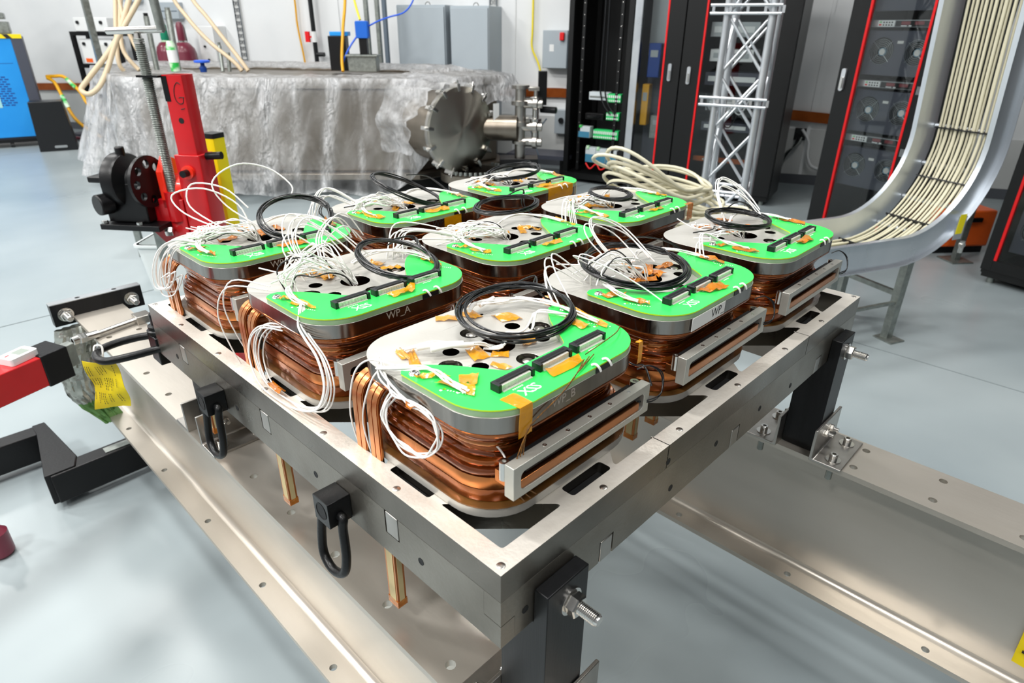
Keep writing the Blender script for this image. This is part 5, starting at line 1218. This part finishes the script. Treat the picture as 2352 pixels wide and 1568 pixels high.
def fan_tray(label, P, E, s0, z0, w_=.43, h_=.28):
    Y = V((-E.y, E.x, 0)); t = thing('fan_panel', label, 'fan panel', at_rack(P, E, Y, s0, .06, z0), math.atan2(E.y, E.x))
    obj('panel', G().prism([(0, 0), (w_, 0), (w_, h_), (0, h_)], 0, .05, [circ(.11, h_*.55, .085, 24), circ(w_-.08, h_*.52, .075, 24)], M=MNR), char_m, t); obj('small_label', G().box(.21, -.003, h_*.72, .25, -.0005, h_*.78), paper, t)
    for x in (.11, w_-.08):
        f_ = obj('fan_hub', G().cyl((x, .012, h_*.53), (x, .03, h_*.53), .026, 18), mod_blue, t); g = G()
        for r_ in (.035, .046, .057, .068, .079): g.tube([(x+r_*math.cos(q), -.001, h_*.53+r_*math.sin(q)) for q in [k*PI/12 for k in range(24)]], .0014, 4, closed=True, sub=1)
        for q in (.8, 2.4, 3.9, 5.5): g.cyl((x+.02*math.cos(q), .0, h_*.53+.02*math.sin(q)), (x+.09*math.cos(q), .0, h_*.53+.09*math.sin(q)), .0016, 5)
        obj('finger_guard', g, panel_s, t); obj('fan_label', G().cyl((x, .0105, h_*.53), (x, .0119, h_*.53), .021, 18), paper, f_)
    obj('fan_cavity', G().box(.01, .051, .01, w_-.01, .2, h_-.01), rack_in, t)
E3 = V((-.242, -.970, 0)).normalized(); P3 = V((4.882, 1.385, 0))-E3*.05
rack('black rack with a red-trimmed glass door left of the cable tray', tuple(P3), tuple(E3), .70, red_l=True, red_r=True, stile_l=.13, stile_r=.13, handle=(.05, 1.16))
for z, lb in ((1.5, 'upper'), (1.12, 'middle'), (.75, 'lower')): power_supply(lb+' silver power supply in the rack left of the cable tray', P3, E3, .135, z)
for z, lb in ((1.20, 'upper'), (.82, 'middle'), (.43, 'lower')): fan_tray(lb+' twin fan panel in the rack left of the cable tray', P3, E3, .135, z)
fan_tray('topmost twin fan panel cut off by the upper edge, left rack', P3, E3, .135, 1.60)
g = G()
for q, z in enumerate((1.5, 1.1, .7)):
    for k in range(9): g.box(.585+.0085*k, -.003, z, .589+.0085*k, -.0005, z+.05)
r_ = [o for o in COL.objects if o.get('category') == 'rack'][-1]; obj('vent_slots', g, panel_s, r_)
P4 = V((4.621, .193, 0))-E3*.0
rack('black rack at the right edge with red trim and silver feet', tuple(P4), tuple(E3), .70, red_l=True, red_r=True, stile_l=.06, stile_r=.13)
power_supply('silver power supply in the rack at the right edge', P4, E3, .1, .62); fan_tray('twin fan panel in the rack at the right edge', P4, E3, .1, .22)

# ------------------------------------------------------------------ aluminium truss tower
TX = math.atan2(-.12, .232)
t = lthing('truss_tower', 'aluminium lattice truss tower standing behind the right coils', 'truss', 1.31, 4.33, 0, TX)
S_ = .26
for x in (0, S_):
    for y in (0, S_): obj('chord', G().cyl((x, y, .01), (x, y, 3.0), .025, 16), alu, t)
zz = [.22+.335*k for k in range(9)]
for (a, b) in (((0, 0), (S_, 0)), ((S_, 0), (S_, S_)), ((S_, S_), (0, S_)), ((0, S_), (0, 0))):
    for k in range(len(zz)-1):
        p, q = (a, b) if k % 2 == 0 else (b, a)
        obj('diagonal', G().cyl((*p, zz[k]), (*q, zz[k+1]), .0095, 8), alu, t)
        if a[1] == b[1]: obj('diagonal', G().cyl((*q, zz[k]), (*p, zz[k+1]), .0095, 8), alu, t)
    for z in (.1, .42, .5): obj('rung', G().cyl((*a, z), (*b, z), .0095, 8), alu, t)
for z in (1.067, 1.587):
    c = obj('clamp_bar', G().cyl((-.1, -.035, z+.022), (S_+.05, -.035, z+.022), .009, 10).cyl((-.1, -.035, z-.022), (S_+.05, -.035, z-.022), .009, 10), alu, t)
    g = G()
    for k in range(5): g.box(-.09+.1*k, -.04, z-.02, -.075+.1*k, -.03, z+.02)
    obj('clamp_webs', g, alu, c)
for x in (0, S_): obj('coupler', G().cyl((x, 0, .3), (x, 0, .42), .03, 14), bright, t)
obj('base_plate', G().box(-.1, -.1, 0, S_+.1, S_+.1, .01), alu, t)

# ------------------------------------------------------------------ curved cable tray with beige cables
t = lthing('cable_tray', 'bright aluminium cable tray curving from level up to vertical', 'cable tray', 2.132, 3.099, 0, math.radians(22))
TW, TZ, TR_ = .37, .43, .55
def tray_path(off, n=14):
    """path in (s,z), OFF above the tray floor"""
    P = [(-1.05, TZ+off), (-.6, TZ+off)]; cx, cz, R_ = -.25, TZ+TR_, TR_-off
    lean = math.radians(95)
    for k in range(n+1): a = lean*k/n; P.append((cx+R_*math.sin(a), cz-R_*math.cos(a)))
    dx, dz = math.cos(lean), math.sin(lean); x, z = P[-1]
    for L_ in (.3, .7, 1.2): P.append((x+dx*L_, z+dz*L_))
    return P
for y, s_ in ((0, -1), (TW, 1)):
    lo, hi = tray_path(-.005), tray_path(.145)
    ls = []
    for (a, b) in zip(lo, hi): 
        d = V((b[0]-a[0], 0, b[1]-a[1])).normalized(); A_, B_ = V((a[0], y, a[1])), V((b[0], y, b[1])); o_ = V((0, s_*.026, 0)); th = V((0, s_*.003, 0))
        ls.append([tuple(p) for p in (A_, A_+o_, A_+o_+d*.003, A_+th+d*.003, B_+th-d*.003, B_+o_-d*.003, B_+o_, B_)])
    obj('side_rail', G().ring(ls, caps=True), alu_rail, t, ang=50)
rg = tray_path(.004, 14)
for k in (1, 4, 7, 10, 13, 16, 18): obj('rung', G().cyl((rg[k][0], .003, rg[k][1]), (rg[k][0], TW-.003, rg[k][1]), .012, 8), alu, t)
for s0 in (-.12, -.62):
    for y in (.012, TW-.012): obj('tray_leg', G().box(s0-.02, y-.02, 0, s0+.02, y+.02, TZ-.006 if s0 < -.3 else TZ+.005), galv, t)
    obj('leg_brace', G().box(s0-.012, .03, .24, s0+.012, TW-.03, .265), galv, t); obj('foot_plate', G().box(s0-.05, -.06, .0, s0+.05, .05, .008), galv, t)
obj('leg_brace', G().box(-.62, .0, .20, -.12, .02, .215), galv, t)
obj('joint_plate', G().box(.10, -.03, TZ+.1, .16, -.0265, TZ+.22), alu, t); obj('yellow_sticker', G().box(.105, -.0315, TZ+.13, .15, -.0301, TZ+.23), yellow_m, t); obj('joint_bolt', G().cyl((.17, -.03, TZ+.07), (.17, -.05, TZ+.07), .014, 10).cyl((.17, -.04, TZ+.03), (.17, -.04, TZ+.09), .012, 10), bright, t)
TRo = t
random.seed(12)
TM = MX.Translation(t.location) @ MX.Rotation(t.rotation_euler.z, 4, 'Z')
nb = 7
for b in range(nb):
    for k in range(3):
        y = .05+(TW-.1)*b/(nb-1)+(k-1)*.0115+rnd(-.002, .002); off = .022+(.012 if k == 1 else 0)+rnd(0, .006)
        P = tray_path(off, 10); P[0] = (P[0][0]+rnd(-.1, .1), P[0][1])
        pts = [TM @ V((s_+rnd(-.003, .003), y+rnd(-.0012, .0012), z)) for s_, z in P]
        cord('tray_cable', 'one of many beige cables laid side by side in the cable tray', [tuple(p) for p in pts], .0059, cable_m, 'cable', 'beige cables in the tray')
def tie_row(i, m_, dz=.0):
    P = tray_path(.05, 10)[i]; Q = tray_path(.014, 10)[i]
    for b in range(nb):
        y = .05+(TW-.1)*b/(nb-1); e = V((P[0]-Q[0], 0, P[1]-Q[1])).normalized(); u = V((0, 1, 0)); q = V((Q[0], y, Q[1])); w2 = u.cross(e)
        vs = [tuple(q+u*a+e*c+w2*d) for d in (-.0025, .0025) for a, c in ((-.0215, .0), (.0215, .0), (.0215, .034), (-.0215, .034))]
        o = obj('cable_tie', G().add(vs, [(0, 3, 2, 1), (4, 5, 6, 7), (0, 1, 5, 4), (1, 2, 6, 5), (2, 3, 7, 6), (3, 0, 4, 7)]), m_, TRo)
for i in (2, 6, 9, 12): tie_row(i, black_pl)
t = lthing('strut_post', 'tall grey strut post leaning behind the cable tray', 'post', 3.2, 4.36, 0, .1); obj('post', G().box(-.02, -.02, 0, .021, .021, 2.6), galv, t); obj('post_foot', G().box(-.08, -.08, 0, .08, .08, .01), galv, t); obj('sign_plate', G().box(-.06, -.03, 1.25, .10, -.0205, 1.42), cab_dark, t)
t = lthing('orange_case', 'orange case on the floor behind the cable tray', 'case', 3.12, 4.5, 0, .1); obj('body', G().box(0, 0, .05, .42, .35, .32), orange_m, t, bevel=.015); obj('black_base', G().box(.02, .02, 0, .4, .33, .05), cast_black, t); obj('black_handle', G().box(.1, -.02, .24, .3, -.0005, .27), cast_black, t)
# ------------------------------------------------------------------ pile of coiled beige cable on a small stand
t = lthing('small_stand', 'small grey stand carrying the pile of beige cable', 'stand', .78, 3.12, 0)
obj('top', G().box(-.36, -.2, .55, .36, .24, .58), galv, t)
for x in (-.33, .30):
    for y in (-.18, .19): obj('leg', G().box(x, y, 0, x+.03, y+.03, .55), galv, t)
random.seed(33); P = []
for k in range(13):
    ox, oy = rnd(-.03, .03), rnd(-.03, .03); a1, b1 = .27+rnd(-.04, .05), .15+rnd(-.03, .04); zb = .6+.017*k
    for q in range(18):
        a = 2*PI*q/18; x = ox+a1*math.cos(a); y = oy+b1*math.sin(a)
        hump = .17*max(0, -math.cos(a-.5))**1.3*(.3+.7*k/12)
        P.append(tuple(LOC(.77+x-.05*(k/12), 3.14+y, zb+hump+.012*math.sin(2*a+k)+  .045*(k/12)*max(0, math.sin(a)))))
tag(obj('cable_pile', G().tube(P, .0088, 7, sub=2), cable_m, ang=80), 'pile of thick beige cable coiled behind the right coils', 'cable')
random.seed(36)
for k, (x, y, z, s_) in enumerate(((.5, 2.98, .64, .10), (1.02, 3.03, .63, .1))):
    tag(obj('cable_loop', G().tube([tuple(LOC(x+s_*1.4*math.cos(a), y+s_*.8*math.sin(a), z+.025*math.sin(a+k)+.02*(j))) for j in range(3) for a in [q*PI/7+.2*j for q in range(14)]], .0088, 7, sub=2), cable_m, ang=80), ('left' if k == 0 else 'right')+' small loop of beige cable slumped beside the pile', 'cable')
